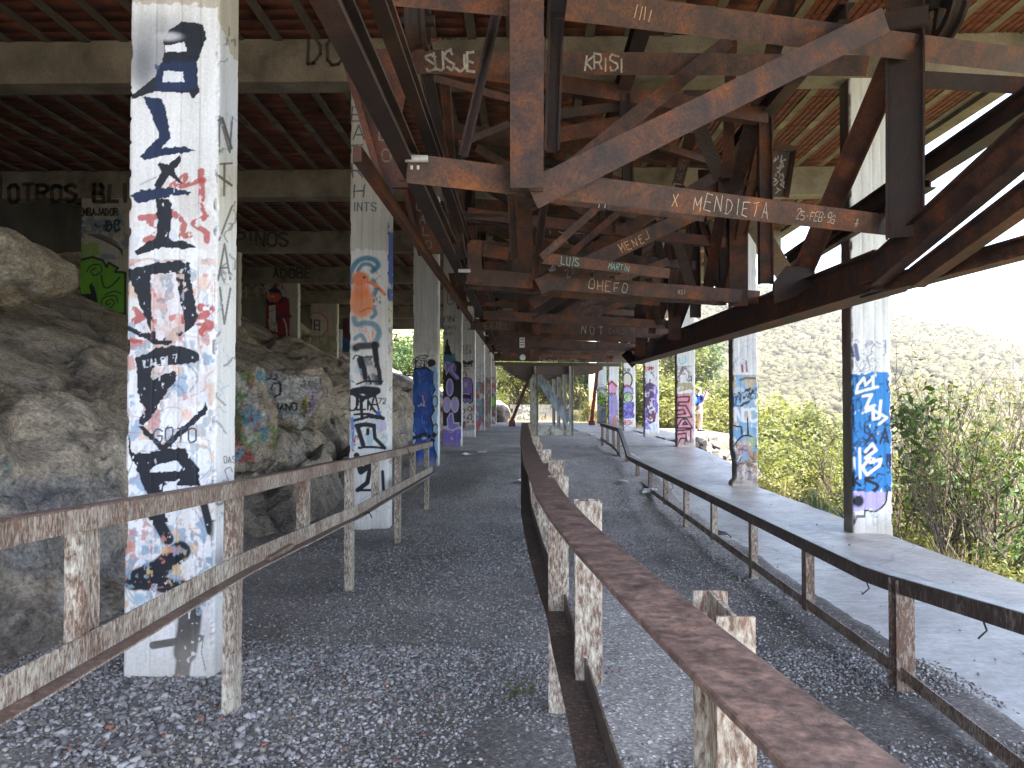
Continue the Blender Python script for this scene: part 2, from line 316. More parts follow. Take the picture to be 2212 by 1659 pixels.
class Painter:
    """paints spray and marker strokes, given at photo positions, on the vertices of a surface"""
    def __init__(s, V, C, sel=None):
        s.C = C; s.idx = np.arange(len(V)) if sel is None else np.nonzero(sel)[0]
        s.x, s.y = project(V[s.idx]); s.rng = random.Random(5)
    def _apply(s, m, a, col, al):
        a = (a * al)[:, None]; i = s.idx[m]; s.C[i] = s.C[i] * (1 - a) + np.array(col) * a
    def _wear(s, m, chip, seed):
        if chip <= 0: return 1.0
        q = fbm(s.x[m], s.y[m] * .8, 34, 3, seed + 3); n = fbm(s.x[m], s.y[m] * .6, 8, 4, seed) * .75 + q * .25
        return 1 - sstep(0.70 - chip, 0.73 - chip, n)
    def stroke(s, pts, w, col, soft=0.3, al=1.0, chip=0.0, rag=0.0):
        pts = np.array(pts, dtype=float); r = w / 2; q = r * (1 + soft) + 2
        m = np.nonzero((s.x > pts[:, 0].min() - q) & (s.x < pts[:, 0].max() + q) & (s.y > pts[:, 1].min() - q) & (s.y < pts[:, 1].max() + q))[0]
        if len(m) == 0: return s
        x, y = s.x[m], s.y[m]; d = np.full(len(m), 1e9)
        for (x0, y0), (x1, y1) in zip(pts[:-1], pts[1:]):
            dx, dy = x1 - x0, y1 - y0; L = dx * dx + dy * dy + 1e-9
            t = np.clip(((x - x0) * dx + (y - y0) * dy) / L, 0, 1); d = np.minimum(d, np.hypot(x - x0 - t * dx, y - y0 - t * dy))
        if rag: d = d + (fbm(x, y, 12, 3, 3) - 0.5) * rag
        e = max(soft * r, 0.9); a = 1 - sstep(r - e * .5, r + e * .5, d)
        s._apply(m, a * s._wear(m, chip, 11), col, al); return s
    def curve(s, pts, w, col, **k):
        p = [Vector((*q, 0)) for q in pts]; out = []
        for i in range(len(p) - 1):
            a, b_, c, d = p[max(i - 1, 0)], p[i], p[i + 1], p[min(i + 2, len(p) - 1)]
            for t in (0, .2, .4, .6, .8):
                out.append(tuple((0.5 * ((2 * b_) + (c - a) * t + (2 * a - 5 * b_ + 4 * c - d) * t * t + (3 * b_ - a - 3 * c + d) * t ** 3))[:2]))
        out.append(tuple(p[-1][:2])); return s.stroke(out, w, col, **k)
    def poly(s, pts, col, al=1.0, chip=0.0, soft=1.0, line=None, lw=0):
        pts = np.array(pts, dtype=float)
        m = np.nonzero((s.x > pts[:, 0].min() - 3) & (s.x < pts[:, 0].max() + 3) & (s.y > pts[:, 1].min() - 3) & (s.y < pts[:, 1].max() + 3))[0]
        if len(m):
            x = s.x[m] + (vnoise(s.x[m], s.y[m], 7, 2) - .5) * soft * 2; y = s.y[m] + (vnoise(s.x[m], s.y[m], 7, 4) - .5) * soft * 2; c = np.zeros(len(m), dtype=bool); n = len(pts)
            for i in range(n):
                x0, y0 = pts[i]; x1, y1 = pts[(i + 1) % n]
                if y0 == y1: continue
                c ^= ((y0 > y) != (y1 > y)) & (x < (x1 - x0) * (y - y0) / (y1 - y0) + x0)
            s._apply(m, c.astype(float) * s._wear(m, chip, 21), col, al)
        if line is not None: s.stroke(list(map(tuple, pts)) + [tuple(pts[0])], lw, line, chip=chip)
        return s
    def rect(s, x0, y0, x1, y1, col, **k): return s.poly([(x0, y0), (x1, y0), (x1, y1), (x0, y1)], col, **k)
    def blob(s, cx, cy, rx, ry, col, soft=0.3, al=1.0, chip=0.0, line=None, lw=0):
        d = np.hypot((s.x - cx) / rx, (s.y - cy) / ry); m = np.nonzero(d < 1 + soft)[0]
        if len(m): s._apply(m, (1 - sstep(1 - soft, 1 + soft, d[m])) * s._wear(m, chip, 31), col, al)
        if line is not None: s.stroke([(cx + rx * math.cos(t * .314), cy + ry * math.sin(t * .314)) for t in range(21)], lw, line)
        return s
    def text(s, t, x, y, h, col, w, al=1.0, adv=None, asp=0.6, rot=0.0, jit=0.1, chip=0.0, down=False):
        c, sn = math.cos(rot), math.sin(rot)
        if down:
            for k, ch in enumerate(t):
                for l in text_lines(ch, h, adv, asp, jit, s.rng): s.stroke([(x + u * c + v * sn, y + k * h * 1.25 + u * sn - v * c) for (u, v) in l], w, col, al=al, chip=chip)
        else:
            for l in text_lines(t, h, adv, asp, jit, s.rng): s.stroke([(x + u * c + v * sn, y + u * sn - v * c) for (u, v) in l], w, col, al=al, chip=chip)
        return s
    def scribble(s, x0, y0, x1, y1, n, cols, w, seed=0, al=0.9, size=0.5, chip=0.08):
        r = random.Random(seed); W = min(x1 - x0, y1 - y0) * size
        for _ in range(n):
            x, y = r.uniform(x0, x1), r.uniform(y0, y1); a = r.uniform(0, 6.28); p = [(x, y)]
            for _ in range(r.randint(3, 7)):
                a += r.uniform(-1.6, 1.6); L = W * r.uniform(.15, .45); x += math.cos(a) * L; y += math.sin(a) * L * 1.2
                x = min(max(x, x0), x1); y = min(max(y, y0), y1); p.append((x, y))
            s.curve(p, w * r.uniform(.6, 1.5), r.choice(cols), al=al * r.uniform(.6, 1), chip=chip)
        return s
    def mottle(s, x0, y0, x1, y1, cols, thr=0.6, sc=10, seed=0, al=0.8):
        m = np.nonzero((s.x > x0) & (s.x < x1) & (s.y > y0) & (s.y < y1))[0]
        for k, c in enumerate(cols):
            if len(m): s._apply(m, sstep(thr - .02, thr + .03, fbm(s.x[m], s.y[m] * .7, sc, 4, seed + 7 * k)), c, al)
        return s

# ------------------------------------------------------------------ ground, walkway, far slopes
COLY = [4.25 + 5.5 * k for k in range(8)]
def ground_z(x, y):
    x = np.asarray(x, dtype=float); y = np.asarray(y, dtype=float)
    z = 0.42 * np.clip((y - 11.3) / 5.0, 0, 1)
    z = z + 0.10 * np.exp(-(((x + 2.0) / .9) ** 2 + ((y - 4.2) / 1.2) ** 2)) * (fbm(x, y, .5, 3, 4) * 1.2)
    return z + (fbm(x, y, 0.9, 4, 1) - 0.5) * 0.07 + (fbm(x, y, 0.16, 3, 8) - 0.5) * 0.03
def slab_z(y): return -0.05 + 0.47 * np.clip((np.asarray(y, dtype=float) - 15.6) / 4.9, 0, 1)

xs = np.concatenate([np.arange(-7, -3.2, .2), np.arange(-3.2, 2.9, .055)])
ys = np.concatenate([np.arange(-3, 1.4, .3), np.arange(1.4, 6, .055), np.arange(6, 12, .09), np.arange(12, 22, .18), np.arange(22, 62, .5)])
X, Y = np.meshgrid(xs, ys); nx, ny = len(xs), len(ys)
Z = ground_z(X, Y); Z = np.where(X > 2.45, np.minimum(Z, slab_z(Y) - .03), Z)
V = np.stack([X, Y, Z], -1).reshape(-1, 3)
def grid_faces(nx, ny):
    i = np.arange(ny - 1)[:, None] * nx + np.arange(nx - 1)[None]; i = i.ravel()
    return np.stack([i, i + 1, i + nx + 1, i + nx], -1)
base = np.array([.19, .178, .165]); C = np.tile(base, (len(V), 1))
n1 = fbm(V[:, 0], V[:, 1], 1.3, 4, 3)[:, None]; C = C * (.55 + .9 * n1); n3 = fbm(V[:, 0] * .6, V[:, 1], .5, 5, 23)[:, None]; C = C * (.75 + .5 * n3)
warm = sstep(7, 13, V[:, 1])[:, None]; C = C * (1 - .0 * warm) + warm * (n3 - .35) * np.array([.06, .045, .028])
C = C * (1 + .55 * sstep(8, 12, V[:, 1]))[:, None]
pp = Painter(V, C)
pal = (.29, .28, .262)
pp.poly([(1290, 1282), (1500, 1300), (1560, 1420), (1500, 1560), (1420, 1659), (1330, 1659), (1245, 1560), (1230, 1440)], pal, al=.95, soft=16)
pp.poly([(1290, 1085), (1395, 1085), (1365, 1000), (1220, 1000)], (.30, .285, .262), al=.8, soft=8)
pp.blob(1000, 1030, 130, 45, (.27, .255, .235), .6, .6).blob(1230, 960, 90, 14, (.30, .28, .255), .6, .7); pp.blob(640, 1120, 90, 60, (.075, .07, .065), .6, .6)
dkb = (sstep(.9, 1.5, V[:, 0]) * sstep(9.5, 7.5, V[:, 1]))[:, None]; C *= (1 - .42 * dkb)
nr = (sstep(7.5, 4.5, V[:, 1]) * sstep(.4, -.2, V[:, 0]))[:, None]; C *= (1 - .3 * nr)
far = V[:, 1] > 43.5; C[far] = np.array([.20, .16, .125]) * (.85 + .3 * n1[far])
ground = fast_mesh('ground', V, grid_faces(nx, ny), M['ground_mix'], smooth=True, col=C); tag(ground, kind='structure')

# concrete walkway beside the columns, poured in panels
walk = bpy.data.objects.new('walkway', None); COL.objects.link(walk); tag(walk, kind='structure')
def panel(y0, y1, x0, x1, zf, name='slab_panel', thick=0.22, step=.35, curve=None):
    n = max(2, int((y1 - y0) / step)); m = 12; v = []; f = []
    for i in range(n + 1):
        y = y0 + (y1 - y0) * i / n; xr = curve(y) if curve else x1
        for j in range(m + 1):
            t = j / m; x = x0 + (xr - x0) * t
            z = float(zf(y)) + (noise.noise(Vector((x * 1.3, y * 1.3, 3))) * .012)
            if j == 0: x += noise.noise(Vector((y * 2.3, 1, 0))) * .06
            if j == m: x += noise.noise(Vector((y * 3.1, 5, 0))) * .035; z -= .008
            v.append((x, y, z))
    k = (n + 1) * (m + 1)
    for i in range(n + 1):
        for j in range(m + 1):
            q = v[i * (m + 1) + j]; v.append((q[0], q[1], q[2] - thick))
    for i in range(n):
        for j in range(m):
            a = i * (m + 1) + j; f.append((a, a + 1, a + m + 2, a + m + 1)); f.append((k + a, k + a + m + 1, k + a + m + 2, k + a + 1))
        a = i * (m + 1); f.append((a, a + m + 1, k + a + m + 1, k + a)); a += m; f.append((a, k + a, k + a + m + 1, a + m + 1))
    for j in range(m):
        f.append((j, k + j, k + j + 1, j + 1)); a = n * (m + 1) + j; f.append((a, a + 1, k + a + 1, k + a))
    return mk(name, v, f, M['slab'], walk)
for (a, b_) in ((-3.0, 2.6), (2.612, 6.40), (6.412, 9.42), (9.43, 15.55)):
    panel(a, b_, 2.28 if a > 6 else 2.34, 4.52, slab_z)
panel(15.56, 20.45, 2.2, 4.5, slab_z, curve=lambda y: 4.5 + .25 * math.sin((y - 15.56) / 4.9 * 3.14))
panel(20.9, 30.2, 2.3, 4.35, lambda y: .43)
panel(30.22, 44.0, 2.1, 5.6, lambda y: .44)
panel(20.47, 20.88, 2.25, 4.2, lambda y: .30)
# terrace where the walker stands
panel(24.4, 33.5, 4.38, 7.3, lambda y: .47, step=.8)

def terrain_z(x, y):
    x = np.asarray(x, dtype=float); y = np.asarray(y, dtype=float)
    s = np.maximum(x - 4.9, 0); near = -0.55 - 0.42 * np.minimum(s, 20) - .12 * np.clip(s - 20, 0, 50)
    lift = sstep(18, 46, y) * 1.0 * (1 - sstep(9, 30, x)); near = near + lift
    crest = np.interp(x, [-200, 70, 110, 155, 200], [24, 35.5, 28.5, 8.5, -14]); crest = np.maximum(crest, -14)
    hill = sstep(62, 245, y); hz = -15 + (crest + 15) * np.clip((y - 70) / 172, 0, 1) ** 0.9
    r = np.where(y > 70, np.maximum(hz, near), near)
    r = np.where(y > 245, np.maximum(np.maximum(crest, -14) - (y - 245) * .12, -30), r)
    bk = sstep(49, 75, y) * (1 - sstep(10, 30, x)) * 9.0 * (y < 100); r = r + bk * (y < 100)
    return r + (fbm(x, y, 24, 4, 5) - .5) * np.clip(y / 25, 0, 7) + (fbm(x, y, 2.2, 3, 6) - .5) * .35
rad = np.concatenate([np.linspace(.5, 40, 60), np.geomspace(41, 900, 70)]); ang = np.linspace(-.55, 2.2, 190)
R_, A_ = np.meshgrid(rad, ang); X = R_ * np.sin(A_); Y = R_ * np.cos(A_); Zt = terrain_z(X, Y)
Zt = np.where((X < 4.6) & (Y < 46) & (X > -14), -.9, Zt)
V = np.stack([X, Y, Zt], -1).reshape(-1, 3)
o = fast_mesh('terrain', V, grid_faces(len(rad), len(ang)), M['terrain'], smooth=True); tag(o, kind='structure')
# the ground goes on behind the camera and to the left, as open sheets
o = mk('ground_behind', [(-60, -80, -.3), (60, -80, -.3), (60, -2.9, -.3), (-60, -2.9, -.3)], [(0, 1, 2, 3)], M['pale_ground']); tag(o, kind='structure')

# ------------------------------------------------------------------ rock slope on the left
def ridged(p, h, oct=4):
    return noise.ridged_multi_fractal(p, h, 2.1, oct, 1.0, 2.0)
us = np.concatenate([np.linspace(0, .55, 120), np.linspace(.555, 1, 80)]); yl = np.concatenate([np.linspace(-4, 1.4, 20), np.linspace(1.5, 17, 300), np.linspace(17.2, 62, 130)])
prof_x = [-2.75, -3.15, -3.55, -4.1, -5.6, -8.0, -11.5]; prof_z = [-.25, .30, 1.15, 1.75, 2.45, 3.45, 5.3]
def block_step(p, sc, amp, tilt):
    """broken bedrock: every cell is a tilted facet pushed in or out"""
    q = Vector((p.x * .8 + p.z * .35, p.y * .62, p.z * 1.25 - p.x * .4)) * sc + Vector((noise.noise(p * sc * 1.3), noise.noise(p * sc * 1.3 + Vector((9, 0, 0))), noise.noise(p * sc * 1.1 + Vector((0, 9, 0))))) * .35
    dd, pt = noise.voronoi(q); c = noise.cell_vector(pt[0] * 7.3); r = q - pt[0]
    crack = min(1.0, (dd[1] - dd[0]) / .06)
    return ((c[0] - .5) * 2 * amp + (r.x * (c[1] - .5) + r.y * (c[2] - .5) + r.z * (c[0] - .3)) * tilt), crack
V = np.zeros((len(yl), len(us), 3)); CR = np.ones((len(yl), len(us)))
for i, y in enumerate(yl):
    for j, u in enumerate(us):
        t = u * 6; x = float(np.interp(t, range(7), prof_x)); z = float(np.interp(t, range(7), prof_z))
        z = z * (1 + .18 * noise.noise(Vector((y * .25, 7, 0)))) + (.25 if y > 15 else .25 * max(0, (y - 11) / 4)) * (1 - u)
        if y > 50: z *= max(.35, 1 - (y - 50) * .06)
        p = Vector((x, y, z)); a = min(1, u * 6)
        w1 = noise.noise(p * .45) * .22; s1, c1 = block_step(p, .50, .15, .42); s2, c2 = block_step(p + Vector((3, 1, 2)), 2.3, .035, .10); w3 = noise.noise(p * 5.5) * .025 + noise.noise(p * 12) * .012
        CR[i, j] = min(c1, .35 + .65 * c2)
        d = (w1 + s1 + s2 + w3 - (1 - c1) * .05 - (1 - c2) * .02) * a
        nx_ = .75 if u < .5 else .3
        V[i, j] = (x - .2 * a + d * nx_, y + noise.noise(p * .8) * .12 * a, z + d * .72)
# undercut hollow with a lip, left of the nearest column
V = V.reshape(-1, 3); px, py = project(V)
hol = np.exp(-(((px - 95) / 55) ** 2 + ((py - 930) / 62) ** 2)) * .3 + np.exp(-(((px - 35) / 25) ** 2 + ((py - 870) / 22) ** 2)) * .2
hol = np.where(V[:, 1] < 12, hol, 0); V[:, 0] -= hol * .8; V[:, 2] -= hol * .35
tan = np.array([.50, .445, .37]); C = np.tile(tan, (len(V), 1))
g = fbm(V[:, 1] * 1.3, V[:, 2] * 2 + V[:, 0], 1.1, 5, 2); C *= (.62 + .8 * g)[:, None]; C *= (.45 + .55 * CR.ravel())[:, None]
gg = fbm(V[:, 1], V[:, 2] + V[:, 0], .6, 4, 12)[:, None]; C = C * (1 - .55 * sstep(.5, .7, gg)) + np.array([.20, .19, .185]) * .55 * sstep(.5, .7, gg)
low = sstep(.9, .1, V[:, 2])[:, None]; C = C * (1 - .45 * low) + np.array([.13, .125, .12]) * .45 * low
rk = Painter(V, C, V[:, 1] < 16)
WH, BK, BL = (.62, .63, .64), (.03, .03, .035), (.10, .20, .34)
rk.mottle(0, 1030, 262, 1330, [(.44, .43, .41), (.20, .20, .21), (.36, .36, .35)], .56, 50, 3, .75)
rk.blob(110, 1085, 80, 50, (.19, .21, .24), .6, .5).blob(40, 1150, 60, 70, (.42, .42, .42), .6, .6).blob(190, 1200, 60, 60, (.36, .37, .38), .6, .6)
rk.curve([(205, 1040), (222, 1070), (228, 1090)], 8, (.5, .52, .54)).curve([(240, 1010), (228, 1030), (250, 1055)], 7, (.12, .13, .16)).curve([(0, 985), (20, 1010), (30, 1040)], 7, (.14, .2, .2))
rk.text('MARIO', 42, 826, 9, (.5, .49, .47), 2.2, asp=.8)
for k in range(14): rk.curve([(8 + k * 6, 605 + random.uniform(-14, 14)), (10 + k * 6, 622), (16 + k * 6, 600 + random.uniform(0, 30)), (12 + k * 6, 640)], 2.6, (.5, .48, .45), al=.8)
# white painted face with tags, right of the nearest column
rk.poly([(565, 815), (600, 806), (650, 815), (690, 812), (692, 850), (668, 900), (650, 930), (622, 905), (590, 900), (562, 900), (540, 850)], WH, al=.92, chip=.05, soft=4)
rk.curve([(567, 830), (580, 820), (600, 824), (602, 845), (588, 858), (575, 850)], 3, BK).curve([(585, 838), (592, 828), (604, 832), (604, 850), (596, 852)], 3, BK)
rk.text('NANO', 593, 885, 13, BK, 3.2, asp=.7).text('JEB', 578, 818, 9, (.08, .1, .12), 2)
rk.blob(600, 893, 38, 7, (.25, .42, .55), .7, .55).poly([(655, 862), (664, 850), (662, 885), (653, 880)], (.45, .42, .08)).blob(675, 862, 9, 26, (.45, .36, .52), .4, .7)
rk.scribble(645, 815, 692, 900, 14, [BK, (.3, .25, .35)], 1.6, 4, .8)
rk.mottle(512, 800, 600, 980, [(.12, .28, .38), (.34, .08, .07), (.42, .44, .44), (.2, .3, .12)], .63, 34, 5, .75)
rk.scribble(512, 830, 575, 960, 12, [(.34, .07, .06), (.1, .25, .36), BK, (.45, .45, .45)], 4, 9, .75)
rk.blob(640, 985, 40, 16, (.4, .4, .4), .6, .5).scribble(590, 960, 690, 1000, 10, [BK, WH], 2.5, 3, .7)
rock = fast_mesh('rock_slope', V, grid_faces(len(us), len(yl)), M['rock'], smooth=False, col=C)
tag(rock, 'tan weathered rock slope with paint smears beside the left columns', 'rock')

def boulder(name, c, r, seed, label, col=(.42, .375, .31), squash=(1, 1, 1), group=None, sub=4, paint=None):
    import bmesh
    bm = bmesh.new(); bmesh.ops.create_icosphere(bm, subdivisions=sub, radius=1)
    V = []
    for v in bm.verts:
        p = v.co.copy(); q = p * 1.1 + Vector((seed * 3.7, seed, 0))
        k = 1 + .28 * noise.noise(q) + .12 * (ridged(q * 1.4, .9, 3) - 1) + .05 * noise.noise(q * 5)
        cl = noise.voronoi(q * 1.3)[0]; k += .16 * min(cl[1] - cl[0], .5)
        V.append((c[0] + p.x * r * k * squash[0], c[1] + p.y * r * k * squash[1], c[2] + p.z * r * k * squash[2]))
    T = [[v.index for v in f.verts] for f in bm.faces]; bm.free(); V = np.array(V)
    C = np.tile(np.array(col), (len(V), 1)) * (.6 + .8 * fbm(V[:, 0] * 2 + V[:, 1], V[:, 2] * 2, .5, 4, seed))[:, None]
    if paint: paint(Painter(V, C))
    o = fast_mesh(name, V, np.array(T), M['rock'], col=C); return tag(o, label, 'boulder', group)
def bp1(p):
    p.text('ALTO', 8, 628, 30, (.5, .48, .45), 3.2, rot=.25, asp=.5).scribble(5, 580, 95, 645, 6, [(.5, .48, .45)], 2.4, 2, .7)
q = P(30, 585, 8.3); boulder('boulder', q, .62, 3, 'overhanging tan boulder with pale scrawl high on the rock slope', squash=(.75, 1.1, .62), paint=bp1)
def bp2(p):
    p.poly([(566, 812), (600, 804), (650, 815), (692, 806), (694, 850), (668, 905), (648, 935), (622, 905), (590, 898), (562, 900)], WH, al=.95, chip=.04, soft=4)
    p.curve([(567, 832), (582, 818), (602, 824), (604, 848), (588, 860), (574, 850)], 3.4, BK).curve([(585, 840), (594, 828), (606, 832), (606, 852), (596, 854)], 3.4, BK)
    p.text('NANO', 590, 886, 14, BK, 3.4, asp=.7).text('JEB', 578, 817, 9, (.08, .1, .12), 2)
    p.blob(600, 894, 38, 6, (.25, .42, .55), .7, .55).poly([(652, 866), (664, 848), (662, 888), (650, 884)], (.5, .45, .06)).blob(675, 862, 9, 26, (.5, .4, .58), .4, .8)
    p.scribble(645, 812, 692, 900, 16, [BK, (.3, .25, .35)], 1.7, 4, .8)
q = P(632, 862, 11.4); boulder('boulder', q + Vector((-.05, .3, 0)), .62, 8, 'rounded boulder whitewashed and tagged at the foot of the slope', squash=(.85, .8, .8), sub=6, paint=bp2)
def bp3(p):
    p.mottle(505, 790, 610, 1000, [(.12, .30, .42), (.40, .09, .08), (.5, .52, .52), (.22, .32, .12)], .60, 30, 5, .85)
    p.scribble(510, 830, 580, 960, 12, [(.4, .07, .06), (.1, .28, .42), BK, (.5, .5, .5)], 4, 9, .8)
q = P(538, 905, 9.6); boulder('boulder', q + Vector((-.1, .2, 0)), .62, 12, 'pointed boulder smeared with red and blue paint near the first column', squash=(.6, .8, 1.0), sub=6, paint=bp3)
for k, (x, y, d, r) in enumerate(((640, 975, 12.5, .28), (590, 985, 10.8, .2), (690, 992, 13.2, .2), (665, 955, 13.5, .3), (715, 950, 15, .3))):
    boulder('boulder', P(x, y, d), r, 20 + k, 'grey brown rock lying at the foot of the slope behind the second column', squash=(1, 1, .7), group='rocks fallen at the foot of the slope', sub=3)

# ------------------------------------------------------------------ columns
def ring_column(name, label, group, xl, yf, w, d, z0, z1, zfine, nu, nr, nl, dz, paint, base=(.70, .70, .69), wear=.012, cat='column', seed=0, bite=None):
    us = [(xl + w * i / nu, yf) for i in range(nu)] + [(xl + w, yf + d * i / nr) for i in range(nr)] + [(xl + w - w * i / 2, yf + d) for i in range(2)] + [(xl, yf + d - d * i / nl) for i in range(nl)]
    ring = np.array(us); n = len(ring)
    zs = np.concatenate([np.arange(z0, zfine, dz), np.linspace(zfine, z1, max(3, int((z1 - zfine) / .4)))]); m = len(zs)
    V = np.zeros((m, n, 3)); V[:, :, 0] = ring[None, :, 0]; V[:, :, 1] = ring[None, :, 1]; V[:, :, 2] = zs[:, None]
    cx, cy = xl + w / 2, yf + d / 2
    # worn corners
    cd = np.min([np.hypot(ring[:, 0] - a, ring[:, 1] - b_) for a in (xl, xl + w) for b_ in (yf, yf + d)], axis=0)
    k = np.exp(-(cd / .012) ** 2)[None, :] * (.25 + 1.6 * sstep(.5, .75, fbm(zs * 1.0 + 0 * zs, zs * 0 + seed, .09, 4, seed)))[:, None] * wear
    V[:, :, 0] -= np.sign(V[:, :, 0] - cx) * k; V[:, :, 1] -= np.sign(V[:, :, 1] - cy) * k
    # board marks on the front
    fr = np.zeros(n, dtype=bool); fr[:nu + 1] = True
    for t in (.30, .58, .79):
        g = np.exp(-((ring[:, 0] - (xl + w * t)) / (w / nu * 1.1)) ** 2) * fr; V[:, :, 1] += g[None] * .004 * (.4 + vnoise(zs, zs * 0 + t * 9, .3, 3))[:, None]
    V[:, :, 1] += (fr[None] * (fbm(ring[None, :, 0] + 0 * zs[:, None], zs[:, None] + 0 * ring[None, :, 0], .05, 3, seed) - .5) * .004)
    if bite is not None: bite(V, ring)
    side = np.zeros((m, n), dtype=int); side[:, nu:nu + nr] = 1; side[:, nu + nr:nu + nr + 2] = 2; side[:, nu + nr + 2:] = 3
    V = V.reshape(-1, 3); side = side.ravel()
    C = np.tile(np.array(base), (len(V), 1)) * (.86 + .22 * fbm(V[:, 0] * 3 + V[:, 1] * 3, V[:, 2], .35, 4, seed))[:, None]
    paint(V, C, side)
    for t in (.30, .58, .79):
        q = np.exp(-((V[:, 0] - (xl + w * t)) / .004) ** 2) * (side == 0) * .3 * vnoise(V[:, 2], V[:, 2] * 0 + t * 5, .25, 6); C *= (1 - q)[:, None]
    dirt = sstep(z0 + (.38 if nu < 100 else .72), z0 + .08, V[:, 2] + (fbm(V[:, 0], V[:, 2], .1, 3, 1) - .5) * .2)[:, None] * .6; C[:] = C * (1 - dirt) + np.array([.36, .325, .27]) * dirt
    i = (np.arange(m - 1)[:, None] * n + np.arange(n)[None]).ravel(); j = (np.arange(m - 1)[:, None] * n + (np.arange(n)[None] + 1) % n).ravel()
    T = np.stack([i, j, j + n, i + n], -1)
    o = fast_mesh(name, V, T, M['painted'], col=C)
    return tag(o, label, cat, group)

def TF(ox, oy, s): return lambda *p: [(ox + a * s, oy + b_ * s) for a, b_ in zip(p[::2], p[1::2])]
K = (.012, .014, .022); NV = (.012, .025, .07); RD = (.40, .05, .04); BU = (.03, .12, .42); LB = (.30, .50, .72); GY = (.45, .46, .47)
CONC = (.50, .45, .37)

def paint_L1(V, C, side):
    f = Painter(V, C, side == 0); a = TF(0, 0, .35); b_ = TF(0, 553, .35); c = TF(0, 1078, .5)
    f.poly(a(780, -40, 1480, -40, 1480, 40, 1330, 45, 1210, 30, 1060, 20, 800, 10), CONC, soft=6)
    f.mottle(262, 380, 470, 1380, [(.52, .56, .66), (.58, .52, .50)], .62, 40, 1, .5)
    f.mottle(262, 560, 470, 1330, [(.20, .32, .46), (.50, .20, .17), (.34, .38, .42), (.62, .42, .30)], .665, 26, 8, .75)
    f.scribble(270, 560, 465, 1330, 50, [(.12, .16, .24), (.2, .35, .5), (.35, .37, .4), (.45, .2, .16), (.4, .45, .6)], 3, 2, .65, .6)
    # red scraps
    for p, wd in ((a(1243, 1055, 1248, 1230), 15), (a(1060, 1150, 1150, 1085, 1120, 1150, 1260, 1112), 12), (a(1235, 1260, 1275, 1330, 1190, 1380, 1280, 1440, 1275, 1490), 12), (a(1060, 1310, 1140, 1370, 1120, 1460, 1170, 1450), 14),
                  (a(870, 1345, 960, 1340, 920, 1370, 970, 1390), 13), (a(900, 1480, 960, 1450, 930, 1490), 12), (b_(830, 330, 880, 380, 830, 400), 14), (b_(950, 340, 1080, 380, 1000, 420, 1060, 480), 18), (b_(1240, 320, 1300, 330, 1220, 400, 1300, 420, 1250, 470), 18), (b_(960, 120, 1070, 150), 12), (b_(800, 520, 870, 530), 9)):
        f.stroke(p, wd, RD, chip=.10, al=.85, rag=6)
    f.blob(*b_(1250, 170)[0], 14, 16, (.72, .45, .36), .5, .7).blob(*b_(1150, 980)[0], 12, 12, (.7, .35, .25), .5, .6)
    # smoke behind the first letter
    f.blob(*a(930, 330)[0], 50, 62, (.20, .21, .23), .75, .75).blob(*a(1000, 190)[0], 70, 32, (.33, .34, .35), .8, .7).blob(*a(880, 420)[0], 26, 50, (.13, .14, .16), .8, .75)
    f.poly(a(1010, 220, 1120, 130, 1250, 150, 1272, 230, 1235, 340, 1215, 390, 1228, 570, 1190, 605, 1165, 575, 960, 562, 820, 612, 808, 592, 900, 520, 950, 478, 990, 400, 1012, 345), K, soft=2, chip=-.04)
    f.poly(a(960, 400, 1200, 370, 1215, 520, 1180, 560, 960, 555), (.012, .028, .085), al=.8, soft=4)
    f.poly(a(1018, 280, 1140, 258, 1152, 312, 1016, 326), (.70, .72, .76), soft=2).poly(a(1012, 435, 1130, 440, 1138, 508, 1000, 508), (.68, .70, .74), soft=2).blob(*a(1040, 225)[0], 26, 9, (.5, .51, .54), .6, .9)
    f.poly(a(880, 595, 1000, 608, 1028, 680, 1052, 850, 1000, 916, 1130, 903, 1212, 930, 1000, 966, 890, 992, 860, 965, 950, 880, 986, 840, 930, 700), NV, soft=2)
    f.poly(a(1105, 960, 1122, 975, 1075, 1060, 1128, 1130, 1100, 1128, 1045, 1080, 1000, 1160, 955, 1172, 960, 1120, 1000, 1060, 972, 1020, 985, 1000, 1040, 1012), K, soft=2)
    f.poly(a(800, 1212, 860, 1172, 1060, 1158, 1182, 1185, 1150, 1202, 1050, 1208, 940, 1240, 850, 1252), NV, soft=2.5, chip=.02).poly(a(958, 1230, 1030, 1222, 1058, 1260, 1056, 1380, 1035, 1470, 1080, 1488, 1150, 1492, 1208, 1525, 1150, 1534, 1000, 1528, 900, 1558, 850, 1578, 828, 1552, 900, 1500, 960, 1470, 975, 1380), K, soft=2.5, chip=.005).stroke(a(865, 1140, 960, 1095), 4, GY)
    f.poly(b_(778, 85, 930, 48, 1100, 25, 1168, 45, 1182, 150, 1218, 380, 1198, 432, 1040, 548, 960, 548, 900, 512, 760, 442, 768, 428, 900, 474, 935, 480, 845, 250, 798, 130), K, soft=2.5, chip=.005)
    f.poly(b_(930, 115, 1082, 105, 1132, 370, 1110, 410, 1000, 518, 965, 512, 945, 400, 935, 250), (.66, .62, .64), soft=2.5).mottle(326, 592, 398, 735, [(.50, .12, .10), (.30, .34, .40), (.62, .45, .40)], .60, 16, 4, .8)
    f.poly(b_(838, 630, 900, 600, 960, 570, 1080, 550, 1180, 575, 1232, 610, 1226, 650, 1180, 662, 960, 684, 940, 705, 930, 765, 1060, 710, 1087, 720, 1082, 770, 1000, 882, 950, 972, 880, 1048, 858, 1035, 868, 990, 898, 950, 858, 880, 843, 780), K, soft=2.5, chip=.005)
